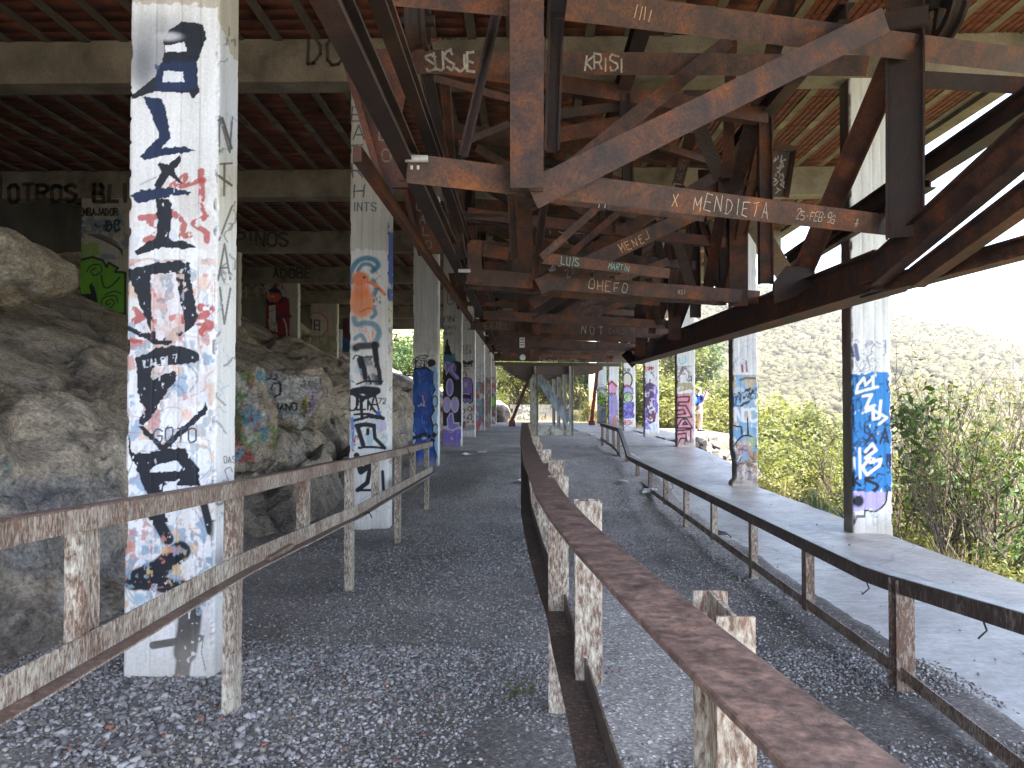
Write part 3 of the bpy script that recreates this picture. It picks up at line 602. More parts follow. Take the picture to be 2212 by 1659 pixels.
    f.poly(b_(848, 1055, 880, 1048, 1010, 1162, 1100, 1078, 1180, 1008, 1240, 958, 1270, 898, 1278, 960, 1150, 1082, 1020, 1204, 988, 1198), K, soft=2.5, chip=.0)
    f.text('LALO 7', *b_(890, 690)[0], 15, (.55, .62, .68), 2, rot=-.2)
    f.poly(b_(788, 1050, 812, 1180, 815, 1220, 950, 1212, 1040, 1188, 1140, 1188, 1170, 1238, 1228, 1310, 1232, 1402, 1180, 1424, 1060, 1410, 1000, 1424, 1002, 1480, 1035, 1645, 960, 1645, 930, 1500, 878, 1420, 838, 1300, 803, 1240), K, soft=2.5, chip=.005)
    f.poly(b_(925, 1322, 960, 1290, 1090, 1264, 1122, 1300, 1110, 1326, 1000, 1332, 930, 1338), (.66, .68, .74), soft=2).poly(b_(1010, 1395, 1112, 1380, 1062, 1432), (.66, .68, .74), soft=2).stroke(b_(1215, 1400, 1265, 1560), 12, K, chip=.04)
    f.text('GOTO', *b_(950, 1150)[0], 30, (.05, .07, .1), 3.5, asp=.55)
    f.stroke(c(655, 60, 690, 110, 725, 172), 26, K, chip=.02).stroke(c(880, 20, 910, 140), 17, K, chip=.015).stroke(c(780, 225, 690, 300, 580, 352), 44, K, chip=.015).stroke(c(575, 352, 700, 370, 800, 388), 35, K, chip=.02).stroke(c(822, 495, 815, 570, 800, 660), 51, K, chip=.02).stroke(c(800, 660, 782, 785), 32, K, chip=.015).stroke(c(662, 632, 860, 600), 17, K, chip=.02)
    f.mottle(262, 1150, 490, 1330, [(.22, .33, .42), (.5, .2, .15), (.55, .4, .2)], .67, 16, 18, .8)
    f.blob(*c(600, 430)[0], 14, 12, (.15, .35, .5), .5, .7).stroke(c(880, 590, 870, 660, 888, 740), 2.5, (.1, .1, .1)).stroke(c(570, 770, 890, 770), 4, (.06, .05, .05))
    r = Painter(V, C, side == 1); r.poly([(462, -40), (520, -40), (520, 140), (500, 118), (478, 60), (468, 40)], CONC, soft=4)
    r.scribble(468, 60, 508, 1300, 22, [(.2, .21, .23), (.12, .12, .14)], 4, 12, .8, .8, .1)
    r.scribble(466, 240, 512, 1350, 26, [(.3, .32, .36), (.3, .45, .6), (.5, .5, .52)], 3, 6, .7)
    r.text('NT/AV', 472, 330, 74, (.10, .085, .075), 4.5, asp=.36, down=True, chip=.05, al=.85)
    r.stroke([(472, 260), (480, 255), (500, 320)], 6, (.12, .12, .13)).stroke([(473, 380), (500, 400)], 6, (.14, .14, .15)).text('OAS', 484, 1000, 14, (.15, .16, .18), 2.4, asp=.4)

def paint_L2(V, C, side):
    f = Painter(V, C, side == 0); a = TF(719, 497.7, .2); b_ = TF(719, 774, .2333)
    f.rect(740, 150, 860, 540, (.50, .49, .46), al=.75, soft=4)
    MB_ = (.06, .10, .14)
    for ch, y in (('E', 262), ('A', 300), ('T', 345), ('R', 385), ('H', 424)): f.text(ch, 764 + random.uniform(-6, 4), y, 28, MB_, 3, asp=.8, jit=.2)
    f.text('INTS', 764, 456, 17, MB_, 2.6, asp=.6)
    TB = (.03, .19, .34)
    f.curve(a(200, 560, 190, 470, 250, 350, 350, 300, 450, 320, 490, 380, 430, 440), 11, TB, soft=.9, al=.9).curve(a(270, 440, 320, 370, 400, 370, 450, 420), 8, TB, soft=.9, al=.85)
    f.curve(a(430, 540, 470, 620, 440, 700), 10, TB, soft=.9, al=.8).curve(a(440, 830, 460, 900, 420, 940), 9, TB, soft=.9, al=.8).curve(a(230, 950, 250, 1010, 300, 1010, 350, 1000, 450, 1020, 500, 1100, 470, 1190), 12, TB, soft=.9, al=.75).curve(a(240, 1170, 300, 1130, 350, 1190), 9, TB, soft=.9, al=.7)
    OR = (.78, .20, .06); f.blob(*a(300, 520)[0], 19, 15, OR, .25, .95).blob(*a(310, 780)[0], 27, 33, (.80, .28, .13), .25, .95).blob(*a(300, 640)[0], 20, 20, OR, .4, .8)
    f.curve(a(380, 560, 460, 590, 560, 690), 7, OR, soft=.5).blob(*a(340, 507)[0], 3.4, 3.4, (.06, .06, .1)).curve(a(300, 880, 380, 840, 430, 850), 4, (.45, .12, .05), soft=.8, al=.6)
    f.scribble(*a(440, 440)[0], *a(510, 910)[0], 14, [(.1, .1, .12)], 2, 3, .9)
    f.scribble(*a(160, 1050)[0], *a(460, 1250)[0], 9, [(.8, .32, .22)], 2.6, 8, .7)
    f.blob(*a(250, 1270)[0], 9, 8, K, .5).stroke(a(280, 1250, 470, 1240), 15, (.05, .055, .065), soft=.7).stroke(a(450, 1230, 470, 1400, 490, 1640), 13, K, soft=.5).stroke(a(300, 1400, 330, 1520, 380, 1640), 17, K, soft=.6).stroke(a(370, 1390, 430, 1500, 470, 1640), 15, (.09, .09, .11), soft=.8, al=.8)
    f.curve(a(220, 1390, 250, 1350, 330, 1370, 420, 1360, 400, 1390), 3, K).curve(a(180, 1500, 170, 1600, 230, 1640), 2.4, (.1, .1, .12)).mottle(750, 780, 850, 940, [(.35, .5, .62), (.75, .62, .58)], .6, 14, 3, .6)
    f.stroke(b_(220, 240, 300, 210, 460, 214), 4, K).stroke(b_(260, 20, 290, 100, 300, 180), 11, K, soft=.5).stroke(b_(400, 20, 430, 120, 440, 230), 9, K, soft=.5)
    f.stroke(b_(190, 310, 290, 290, 410, 300), 16, K).stroke(b_(200, 330, 280, 370, 390, 330), 10, K).text('DETA', *b_(160, 480)[0], 34, K, 4, asp=.5, adv=15).stroke(b_(260, 380, 270, 560), 7, K).stroke(b_(330, 400, 380, 480, 470, 560), 5.5, K).stroke(b_(470, 560, 330, 540, 200, 575), 6, K).stroke(b_(200, 520, 330, 515, 470, 550), 5, K).text('72', *b_(420, 420)[0], 11, (.1, .1, .12), 2.4)
    f.blob(*b_(425, 505)[0], 5, 5, BU, .4).stroke(b_(180, 560, 190, 800), 7, BU, soft=.5, al=.8).scribble(*b_(180, 650)[0], *b_(260, 870)[0], 8, [RD], 3, 3, .9).rect(*b_(410, 570)[0], *b_(500, 680)[0], (.50, .44, .70), al=.7, soft=4).mottle(752, 930, 845, 970, [(.3, .5, .62)], .55, 10, 6, .7)
    f.stroke(b_(220, 625, 300, 612, 380, 625), 10, K).stroke(b_(230, 640, 280, 800), 10, K).stroke(b_(380, 620, 390, 740, 480, 830), 8, K).stroke(b_(480, 830, 330, 820, 240, 830), 5, K).stroke(b_(325, 660, 322, 700), 7, K)
    f.stroke(b_(220, 900, 260, 1050, 340, 990, 350, 950), 13, K).stroke(b_(350, 990, 320, 1150, 230, 1220), 10, K).stroke(b_(230, 1220, 370, 1220), 5, K).stroke(b_(460, 1050, 470, 1230), 7, K, soft=.5).scribble(765, 1060, 845, 1120, 8, [(.35, .36, .42), (.4, .38, .5)], 2.4, 5, .6)
    r = Painter(V, C, side == 1); r.mottle(832, 380, 860, 650, [(.06, .14, .55)], .46, 18, 4, .9); r.scribble(834, 640, 862, 1100, 30, [(.1, .1, .1), (.5, .12, .1), (.25, .25, .5)], 2, 4, .8)

def paint_L3(V, C, side):
    f = Painter(V, C, side == 0); b_ = TF(719, 774, .2333)
    f.rect(880, 380, 950, 760, (.56, .56, .56), al=.6, soft=4).scribble(892, 690, 936, 770, 26, [(.42, .40, .42)], 1.4, 6, .6)
    f.text('MISSIN', *b_(735, 80)[0], 15, K, 2, asp=.42, adv=7.4).curve(b_(740, 20, 800, -20, 880, -25, 850, 0, 780, -5), 2, K).blob(*b_(915, 45)[0], 9, 9, K, .15).poly(b_(905, 85, 950, 60, 955, 100, 900, 100), LB)
    f.poly(b_(700, 120, 760, 95, 870, 85, 925, 130, 925, 240, 945, 290, 915, 350, 925, 450, 940, 480, 905, 540, 925, 620, 940, 700, 930, 800, 960, 900, 950, 1010, 700, 1010), (.015, .06, .30), soft=2, line=K, lw=4)
    f.mottle(885, 800, 945, 1010, [(.03, .13, .48)], .48, 16, 7, .6)
    f.poly(b_(925, 85, 1010, 85, 1010, 1010, 958, 1010, 962, 900, 945, 800, 955, 690, 935, 620, 918, 540, 955, 480, 930, 440, 930, 350, 958, 290, 938, 230), LB, soft=2)
    for (x, y, rx, ry) in ((745, 740, 7, 14), (735, 470, 7, 12), (950, 660, 6, 12), (945, 400, 6, 12), (728, 610, 4, 9)): f.blob(*b_(x, y)[0], rx, ry, LB, .15, line=K, lw=2.4)
    f.blob(*b_(937, 710)[0], 5, 6, K, .2).blob(*b_(733, 475)[0], 3, 3, K, .2).scribble(*b_(780, 320)[0], *b_(860, 440)[0], 6, [RD, (.6, .6, .65)], 2.2, 6, .9).curve(b_(800, 150, 840, 220, 870, 150, 820, 180), 2, (.02, .02, .1)).stroke(b_(740, 740, 870, 700, 930, 760), 8, K, soft=.5)
    f.stroke(b_(830, 745, 860, 738), 3, WH); f.scribble(888, 800, 940, 1000, 14, [(.35, .45, .7), K], 1.2, 9, .5)

def paint_L4(V, C, side):
    f = Painter(V, C, side == 0); b_ = TF(719, 774, .2333); a = TF(719, 497.7, .2); PU = (.26, .20, .60); LP = (.62, .58, .82)
    f.rect(945, 500, 1000, 740, (.52, .50, .47), al=.7, soft=4).text('25', *a(1240, 640)[0], 17, (.12, .12, .13), 3, al=.7).text('G', *a(1240, 800)[0], 20, (.12, .12, .13), 3, al=.7)
    f.text('YIN', *a(1180, 990)[0], 13, (.08, .08, .09), 2).text('HOMIS', *a(1180, 1070)[0], 8, (.15, .15, .16), 1.4).text('ANLES', *a(1180, 1130)[0], 6, (.2, .2, .2), 1.3)
    f.poly([(957, 772), (964, 735), (967, 730), (972, 755), (985, 778), (1000, 785), (1000, 920), (945, 920), (945, 782)], K, soft=2).rect(945, 765, 985, 780, (.08, .25, .40), al=.8, soft=4)
    f.blob(*b_(1060, 70)[0], 8, 8, PU, .2, line=LP, lw=2).blob(*b_(1105, 90)[0], 9, 12, PU, .2).stroke(b_(1040, 50, 1070, 120, 1100, 60), 5, PU).stroke(b_(1070, 100, 1150, 180), 9, PU).stroke(b_(1040, 40, 1050, 150, 1080, 90, 1120, 50, 1095, 110, 1165, 190), 1.8, LP)
    f.blob(*b_(1082, 270)[0], 7, 18, PU, .2, line=LP, lw=2.2).blob(*b_(1055, 430)[0], 8, 16, (.44, .38, .72), .2, line=LP, lw=2.2).blob(*b_(1130, 430)[0], 8, 16, (.44, .38, .72), .2, line=LP, lw=2.2)
    f.poly(b_(1085, 510, 1110, 510, 1120, 600, 1170, 600, 1165, 640, 1100, 665, 1065, 650, 1060, 560), PU, line=LP, lw=2.2)
    f.poly(b_(985, 640, 1040, 660, 1110, 670, 1180, 650, 1180, 860, 985, 860), (.24, .17, .62), soft=4, chip=.03).mottle(948, 920, 1000, 935, [(.6, .6, .75)], .6, 5, 3, .8)

def paint_L5(V, C, side):
    f = Painter(V, C, side == 0); b_ = TF(719, 774, .2333); PU = (.24, .16, .52)
    f.rect(990, 560, 1030, 770, (.58, .57, .55), al=.7, soft=4).text('PERZ', *b_(1180, -80)[0], 9, (.2, .2, .2), 1.6, asp=.45).text('SLUN', *b_(1190, -40)[0], 8, (.2, .2, .2), 1.5, asp=.45)
    f.stroke(b_(1195, 30, 1240, 50, 1290, 30), 6, K, soft=.6).text('LM', *b_(1215, 75)[0], 11, K, 2.6).scribble(*b_(1185, 90)[0], *b_(1295, 160)[0], 9, [(.6, .2, .08), K], 2, 3, .9)
    f.poly(b_(1185, 230, 1205, 185, 1240, 175, 1280, 190, 1295, 240, 1295, 400, 1270, 420, 1250, 395, 1225, 415, 1205, 395, 1185, 410), PU, line=K, lw=1.8).poly(b_(1195, 320, 1285, 325, 1280, 375, 1200, 370), K).stroke(b_(1205, 328, 1270, 332), 1.6, WH).blob(*b_(1230, 245)[0], 3, 6, (.5, .5, .5), .3)
    f.scribble(*b_(1180, 440)[0], *b_(1300, 640)[0], 14, [(.5, .06, .05), (.5, .06, .05), K], 3, 5, .95)
    for (x, y) in ((1205, 490), (1268, 468), (1270, 545)): f.blob(*b_(x, y)[0], 4, 5, WH, .2, line=K, lw=2)
    f.stroke(b_(1190, 650, 1290, 640), 12, (.12, .12, .12), soft=.8, al=.6)

def paint_far(cols, y0, y1, seed, blobs=()):
    def g(V, C, side):
        f = Painter(V, C, side == 0); x0, x1 = f.x.min(), f.x.max()
        f.scribble(x0, y0, x1, y1, 26, cols, 3, seed, .9, .9); f.mottle(x0, y0, x1, y1, cols[:2], .55, 8, seed, .7)
        for (a, b_, r1, r2, c) in blobs: f.blob(x0 + (x1 - x0) * a, b_, r1, r2, c, .2, line=K, lw=1.6)
        f.scribble(x0, y0 - 60, x1, y0, 6, [(.2, .2, .2), (.5, .15, .1)], 1.4, seed + 2, .7)
    return g

def bite_R2(V, ring):
    z = V[:, :, 2]; m = (V[:, :, 0] < 4.2) & (z < .75); k = sstep(.75, .35, z) * .05 - sstep(.10, .0, z) * .07
    V[:, :, 0] += np.where(m, k, 0)
def left_face_tone(V, C, side, col=(.19, .165, .13)):  # turns the left face dark mottled brown with reddish patches
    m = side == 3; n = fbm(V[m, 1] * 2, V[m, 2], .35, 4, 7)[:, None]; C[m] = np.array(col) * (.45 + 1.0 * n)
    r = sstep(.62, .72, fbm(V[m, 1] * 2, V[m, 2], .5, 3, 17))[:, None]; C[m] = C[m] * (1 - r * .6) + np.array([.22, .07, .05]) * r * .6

def paint_R1(V, C, side):
    left_face_tone(V, C, side); f = Painter(V, C, side == 0); a = TF(1769.6, 636, .333); B1 = (.03, .22, .58)
    f.scribble(*a(195, 300)[0], *a(430, 500)[0], 22, [(.16, .19, .30), (.35, .38, .5)], 2.2, 4, .75, .5).stroke(a(235, 330, 250, 420), 9, (.12, .14, .28), soft=.6).stroke(a(205, 340, 225, 400), 6, (.15, .18, .3))
    f.poly(a(180, 520, 300, 515, 350, 500, 400, 512, 450, 500, 475, 1270, 400, 1280, 215, 1280), B1, soft=3, chip=.02)
    f.scribble(*a(200, 530)[0], *a(460, 1270)[0], 40, [(.012, .03, .09)], 4.5, 3, .85, .4, .12)
    f.text('XA', *a(310, 960)[0], 32, (.015, .03, .10), 5, asp=.6, chip=.1).text('LIE', *a(395, 1110)[0], 22, (.012, .03, .09), 4.5, asp=.35).text('K', *a(225, 1240)[0], 22, K, 6).curve(a(350, 1190, 300, 1200, 380, 1240, 340, 1285), 7, K)
    W2 = (.80, .83, .88)
    f.stroke(a(240, 640, 250, 590, 290, 540, 300, 590, 350, 540, 350, 600, 380, 600, 300, 620, 240, 640), 6, W2, soft=.7).stroke(a(285, 660, 340, 650, 300, 740, 360, 720), 6.5, W2, soft=.7).stroke(a(300, 760, 350, 740, 350, 810, 390, 800, 400, 690), 6.5, W2, soft=.7).stroke(a(330, 740, 440, 800, 390, 840), 6, W2, soft=.7)
    f.stroke(a(225, 1060, 228, 1130), 5.5, W2, soft=.7).stroke(a(262, 1000, 266, 1190), 6, W2, soft=.7).stroke(a(300, 1020, 345, 970, 370, 1010, 300, 1060, 330, 1090, 400, 1070, 390, 1110, 310, 1170, 280, 1120, 330, 1060), 7, W2, soft=.7)
    f.poly(a(215, 1290, 290, 1280, 440, 1275, 430, 1340, 380, 1400, 300, 1400, 220, 1420), (.46, .40, .78), soft=4, chip=.03).curve(a(440, 1275, 430, 1350, 370, 1405, 300, 1400), 4, K).blob(*a(255, 1340)[0], 12, 13, K, .3, chip=.08).stroke(a(230, 1480, 245, 1440, 295, 1440, 296, 1400), 5, (.05, .06, .1)).scribble(*a(320, 1400)[0], *a(460, 1500)[0], 8, [(.3, .38, .5)], 2.4, 4, .7)
def paint_R2(V, C, side):
    left_face_tone(V, C, side, (.10, .085, .06)); f = Painter(V, C, side == 0); a = TF(1244, 663.6, .2667)
    f.scribble(*a(1280, 260)[0], *a(1460, 520)[0], 12, [(.4, .5, .7), (.3, .35, .5)], 1.6, 3, .7).stroke(a(1345, 470, 1350, 520), 5, (.3, .1, .12), soft=.6).stroke(a(1380, 440, 1385, 520), 4, (.25, .15, .25), soft=.6)
    f.mottle(1570, 810, 1645, 1000, [(.10, .32, .62), (.55, .42, .25), (.25, .45, .66)], .50, 16, 3, .85).stroke(a(1330, 590, 1380, 572, 1450, 575), 5, (.1, .15, .2))
    f.scribble(*a(1290, 660)[0], *a(1465, 800)[0], 26, [K, (.02, .05, .15), (.5, .6, .7)], 4, 4, .95).text('NCC', *a(1290, 920)[0], 26, (.78, .80, .84), 6, asp=.55, adv=16)
    f.stroke(a(1280, 960, 1340, 970, 1345, 1030), 3.4, K).stroke(a(1390, 900, 1395, 1030), 3.4, K).curve(a(1280, 1120, 1340, 1050, 1400, 1040, 1440, 1070, 1460, 1130), 3.6, K).poly(a(1400, 1050, 1450, 1060, 1460, 1120, 1420, 1120), (.42, .5, .22)).mottle(1580, 960, 1645, 1045, [(.2, .18, .25), (.55, .42, .2), (.4, .3, .45)], .58, 10, 6, .8)
    f.scribble(*a(1300, 1100)[0], *a(1465, 1400)[0], 44, [K, (.12, .1, .16), (.55, .35, .12)], 2.2, 8, .85, .4)
def paint_R3(V, C, side):
    left_face_tone(V, C, side); f = Painter(V, C, side == 0); a = TF(1244, 663.6, .2667); PK = (.62, .20, .27)
    f.curve(a(835, 410, 850, 460, 890, 440, 885, 400), 3, (.3, .6, .75)).scribble(*a(815, 480)[0], *a(935, 600)[0], 16, [K, (.1, .1, .15), (.4, .1, .12)], 2.4, 3, .9).rect(*a(805, 610)[0], *a(940, 670)[0], (.34, .29, .10), al=.8, soft=4, chip=.06)
    f.poly(a(800, 700, 945, 690, 950, 1110, 810, 1130), (.64, .34, .40), soft=3, chip=.06).mottle(1458, 850, 1500, 960, [PK], .5, 9, 4, .7)
    for q in (a(815, 730, 920, 725, 915, 765, 830, 770, 832, 800, 890, 795, 940, 890, 815, 895, 812, 870, 890, 865, 870, 830, 815, 835, 815, 730), a(815, 980, 855, 910, 900, 905, 945, 980, 815, 980), a(865, 950, 885, 925, 905, 950, 865, 950), a(820, 1000, 930, 990, 930, 1090, 900, 1090, 890, 1020, 825, 1030), a(820, 1120, 850, 1060, 890, 1065, 880, 1110)): f.stroke(q, 3.2, K)
def paint_R4(V, C, side):
    left_face_tone(V, C, side); f = Painter(V, C, side == 0); a = TF(1244, 663.6, .2667)
    f.text('TOMP', *a(555, 510)[0], 7, RD, 2, asp=.5).scribble(*a(550, 520)[0], *a(650, 620)[0], 10, [(.05, .06, .25), K], 2.4, 3, .9).poly(a(545, 630, 600, 600, 660, 640, 660, 820, 640, 900, 600, 960, 560, 900, 545, 780), (.10, .06, .16), soft=3).poly(a(620, 640, 660, 640, 660, 860, 630, 820), (.25, .16, .60), soft=3).poly(a(545, 760, 570, 900, 600, 990, 545, 1000), (.28, .20, .66), soft=3)
    f.scribble(*a(560, 640)[0], *a(640, 930)[0], 18, [(.75, .76, .8)], 2.6, 5, .95).stroke(a(610, 900, 640, 870), 3, RD).scribble(*a(550, 950)[0], *a(655, 1040)[0], 6, [(.3, .55, .8)], 2.2, 5, .8)
def paint_R5(V, C, side):
    left_face_tone(V, C, side); f = Painter(V, C, side == 0); a = TF(1244, 663.6, .2667); PB = (.10, .09, .38)
    f.text('SUB', *a(385, 520)[0], 6, K, 1.4).blob(*a(415, 590)[0], 11, 16, (.66, .62, .58), .15, line=K, lw=3).stroke(a(378, 650, 415, 630, 460, 660), 3, RD)
    f.poly(a(378, 700, 390, 655, 420, 640, 455, 660, 465, 700), (.42, .42, .70), line=PB, lw=2).blob(*a(422, 730)[0], 10, 11, (.42, .60, .36), .15, line=K, lw=1.8).scribble(*a(390, 700)[0], *a(455, 760)[0], 5, [RD, K], 1.4, 3)
    f.poly(a(372, 770, 470, 770, 470, 905, 375, 905), PB, soft=3).scribble(*a(378, 775)[0], *a(468, 900)[0], 18, [(.36, .34, .78), (.30, .20, .55)], 1.6, 7, .9).text('NIBSN', *a(380, 955)[0], 10, (.45, .10, .14), 1.6, asp=.36, adv=4.6).stroke(a(378, 980, 420, 965, 470, 985), 2.4, (.2, .4, .7))
def paint_R6(V, C, side):
    left_face_tone(V, C, side); f = Painter(V, C, side == 0); a = TF(1244, 663.6, .2667)
    f.poly(a(255, 660, 270, 620, 300, 600, 330, 640, 330, 700, 255, 700), (.72, .36, .58), soft=2).stroke(a(255, 640, 290, 600, 330, 640), 4, RD).text('OBY', *a(260, 725)[0], 8, K, 2, asp=.5).poly(a(252, 730, 330, 725, 330, 850, 252, 850), (.10, .36, .68), soft=4).mottle(1310, 855, 1335, 920, [(.55, .16, .16), (.35, .35, .7)], .45, 8, 5, .9)
def paint_R7(V, C, side):
    left_face_tone(V, C, side); f = Painter(V, C, side == 0); a = TF(1244, 663.6, .2667)
    f.scribble(*a(165, 650)[0], *a(235, 690)[0], 6, [K], 2, 3).blob(*a(198, 740)[0], 9.5, 12.5, (.34, .66, .10), .12, line=(.1, .25, .05), lw=1.2).stroke(a(180, 745, 195, 715, 205, 745, 180, 745), 1.4, K).scribble(*a(165, 790)[0], *a(240, 890)[0], 12, [K], 1.5, 5).mottle(1285, 880, 1312, 915, [(.4, .6, .7)], .5, 6, 3, .7)

GC = 'graffiti covered columns in the left row'; GR = 'graffiti covered columns in the right row'
XL, W_, D_ = -2.27, .51, .31
ring_column('concrete_column', 'nearest white column with big black letters painted down its face', GC, -2.245, COLY[0], W_, D_, -.12, 5.75, 3.95, 110, 34, 6, .0046, paint_L1, (.74, .74, .74), .030, seed=1)
ring_column('concrete_column', 'white column with an orange bird shape and black tags, second from the front', GC, XL, COLY[1], W_, D_, -.15, 5.75, 5.7, 60, 12, 4, .0105, paint_L2, (.74, .74, .73), .028, seed=2)
ring_column('concrete_column', 'pale column with a dark blue mural on its lower half', GC, XL, COLY[2], W_, D_, .2, 5.75, 4.4, 44, 8, 3, .015, paint_L3, (.74, .74, .73), seed=3)
ring_column('concrete_column', 'column with purple bubble letters on a black ground', GC, XL, COLY[3], W_, D_, .25, 5.75, 4.4, 36, 6, 3, .02, paint_L4, (.62, .61, .60), seed=4)
ring_column('concrete_column', 'column with a purple one-eyed blob above red scribbles', GC, XL, COLY[4], W_, D_, .25, 5.75, 4.4, 30, 4, 3, .025, paint_L5, (.62, .61, .60), seed=5)
ring_column('concrete_column', 'column with teal and red scribbles, sixth in the left row', GC, XL + .02, COLY[5], W_, D_, .25, 5.75, 4.4, 26, 4, 3, .03, paint_far([(.08, .35, .42), (.5, .06, .05), (.1, .25, .5)], 825, 935, 5), (.66, .66, .66), seed=6)
ring_column('concrete_column', 'column with rust and grey marks, seventh in the left row', GC, XL + .04, COLY[6], W_, D_, .25, 5.75, 4.4, 22, 3, 3, .04, paint_far([(.4, .2, .12), (.2, .2, .2)], 815, 930, 8), (.52, .50, .46), seed=7)
ring_column('concrete_column', 'column with a green patch, last in the left row', GC, XL + .06, COLY[7], W_, D_, .25, 5.75, 4.4, 20, 3, 3, .05, paint_far([(.3, .05, .05), (.1, .1, .1)], 815, 925, 9, ((.6, 868, 7, 12, (.3, .62, .1)),)), (.64, .62, .60), seed=8)
XR = lambda k: 4.09 - .028 * k
RW = [('white column with a bright blue panel and white tags, nearest of the right row', paint_R1, -.1, 46, 14, .0115), ('white column crowded with blue and black tags, second of the right row', paint_R2, -.1, 40, 10, .015),
      ('column with pink blocky letters outlined in black beside the walker', paint_R3, .3, 32, 8, .02), ('column painted purple and black with white tags', paint_R4, .35, 28, 6, .025), ('column with a round green face above violet swirls', paint_R5, .35, 24, 5, .03),
      ('column painted pink and sky blue', paint_R6, .35, 20, 4, .035), ('white column with a lime green disc', paint_R7, .35, 20, 4, .04)]
for k, (lb, pf, z0, nu, nl, dz) in enumerate(RW):
    ring_column('concrete_column', lb, GR, XR(k), COLY[k + 1], .50, D_, z0, 5.75, 5.7 if k < 2 else 4.2, nu, 4, nl, dz, pf, (.78, .79, .80), .022 if k > 1 else .03, seed=20 + k, bite=bite_R2 if k == 1 else None)
ring_column('concrete_column', 'column with orange scribbles at the far end of the right row', GR, XR(7), COLY[7] + 5.5, .5, D_, .3, 5.75, 4.2, 16, 3, 3, .05, paint_far([(.7, .25, .06), (.6, .12, .05)], 840, 905, 4), (.76, .76, .76), seed=30)

# wide piers standing on the rock slope
GPI = 'wide piers on the rock slope'
def paint_P1(V, C, side):
    f = Painter(V, C, side == 0); a = TF(110.6, 387, .2); GN = (.12, .34, .03)
    f.mottle(150, 440, 300, 560, [(.35, .3, .24), (.12, .2, .3)], .56, 16, 3, .7).text('EMBAJADOR', *a(300, 390)[0], 14, K, 3.4, asp=.45, adv=9.6).scribble(*a(320, 450)[0], *a(740, 570)[0], 26, [K, (.1, .2, .35)], 4, 5, .95).text('DC', *a(600, 560)[0], 22, K, 4, asp=.5)
    f.poly(a(250, 700, 400, 600, 560, 590, 760, 700, 780, 850, 560, 800, 300, 850), (.40, .39, .38), soft=3).poly(a(250, 700, 320, 690, 520, 700, 560, 800, 300, 900, 250, 900), (.20, .36, .06), al=.8, soft=6)
    for q in range(6): f.curve(a(380 + q * 30, 590, 560 + q * 30, 660 + q * 6, 770, 760 + q * 14), 1.6, K)
    f.poly(a(230, 960, 330, 870, 450, 840, 560, 880, 600, 950, 620, 900, 720, 960, 690, 1000, 800, 1010, 800, 1480, 520, 1500, 480, 1300, 420, 1290, 330, 1290, 300, 1200), GN, soft=2, line=K, lw=5)
    f.poly(a(440, 1120, 470, 1180, 500, 1300, 470, 1420, 420, 1440, 440, 1290, 320, 1280, 320, 1240, 430, 1240, 410, 1150), K).curve(a(380, 1000, 440, 930, 530, 930, 540, 1000, 460, 1040, 430, 990, 480, 960), 2.6, K).curve(a(540, 1040, 570, 1160, 640, 1160, 740, 1060), 3.4, K).curve(a(580, 1250, 680, 1210, 760, 1240), 2.6, K).curve(a(640, 1340, 600, 1360, 600, 1320, 660, 1300, 680, 1350, 600, 1400, 540, 1360, 570, 1280, 690, 1260, 720, 1330), 2.6, K).poly(a(480, 1420, 640, 1440, 800, 1440, 800, 1540, 480, 1500), K)
    f.poly(a(240, 1140, 280, 1140, 340, 1300, 400, 1390, 260, 1400), (.35, .36, .38), soft=4)
def paint_P2(V, C, side):
    f = Painter(V, C, side == 0); a = TF(497.7, 553, .2667)
    f.scribble(*a(240, 120)[0], *a(480, 300)[0], 30, [K], 2, 4, .9).poly(a(200, 300, 480, 340, 480, 680, 200, 580), (.24, .02, .02), soft=2).poly(a(255, 380, 290, 290, 345, 250, 400, 280, 440, 370, 350, 390), (.015, .02, .07)).poly(a(285, 320, 320, 300, 390, 300, 415, 330, 385, 375, 320, 375), (.70, .10, .03)).blob(*a(383, 240)[0], 3.6, 3.6, (.6, .05, .04))
    f.poly(a(315, 400, 370, 395, 365, 480, 385, 620, 320, 600, 310, 520), (.50, .52, .48)).scribble(*a(315, 400)[0], *a(380, 620)[0], 12, [K], 1.6, 5).stroke(a(375, 510, 440, 475, 490, 490), 5, (.02, .03, .12)).curve(a(430, 510, 450, 560, 460, 660), 3, (.6, .6, .55)).blob(*a(258, 520)[0], 6, 9, (.22, .48, .04), .2)
def paint_P3(V, C, side):
    f = Painter(V, C, side == 0); a = TF(497.7, 553, .2667)
    f.rect(640, 640, 730, 760, (.42, .38, .32), al=.8).blob(*a(690, 560)[0], 27, 27, (.48, .44, .40), .1, line=(.55, .10, .06), lw=2.6).text('NB', *a(610, 595)[0], 22, K, 2.4, asp=.55).scribble(*a(590, 400)[0], *a(790, 480)[0], 7, [(.5, .14, .08), (.2, .25, .15)], 2, 4).mottle(640, 725, 730, 760, [(.22, .28, .1)], .5, 9, 3, .7)
def paint_P4(V, C, side):
    f = Painter(V, C, side == 0); a = TF(497.7, 553, .2667)
    f.rect(700, 640, 800, 760, (.02, .10, .28)).poly(a(840, 690, 830, 560, 850, 490, 900, 470, 950, 500, 960, 690), (.14, .03, .02)).blob(*a(873, 437)[0], 3.4, 3.4, (.5, .5, .5)).stroke(a(880, 540, 905, 552), 3, (.6, .6, .6)).stroke(a(840, 690, 900, 670, 950, 690), 7, (.03, .16, .40))
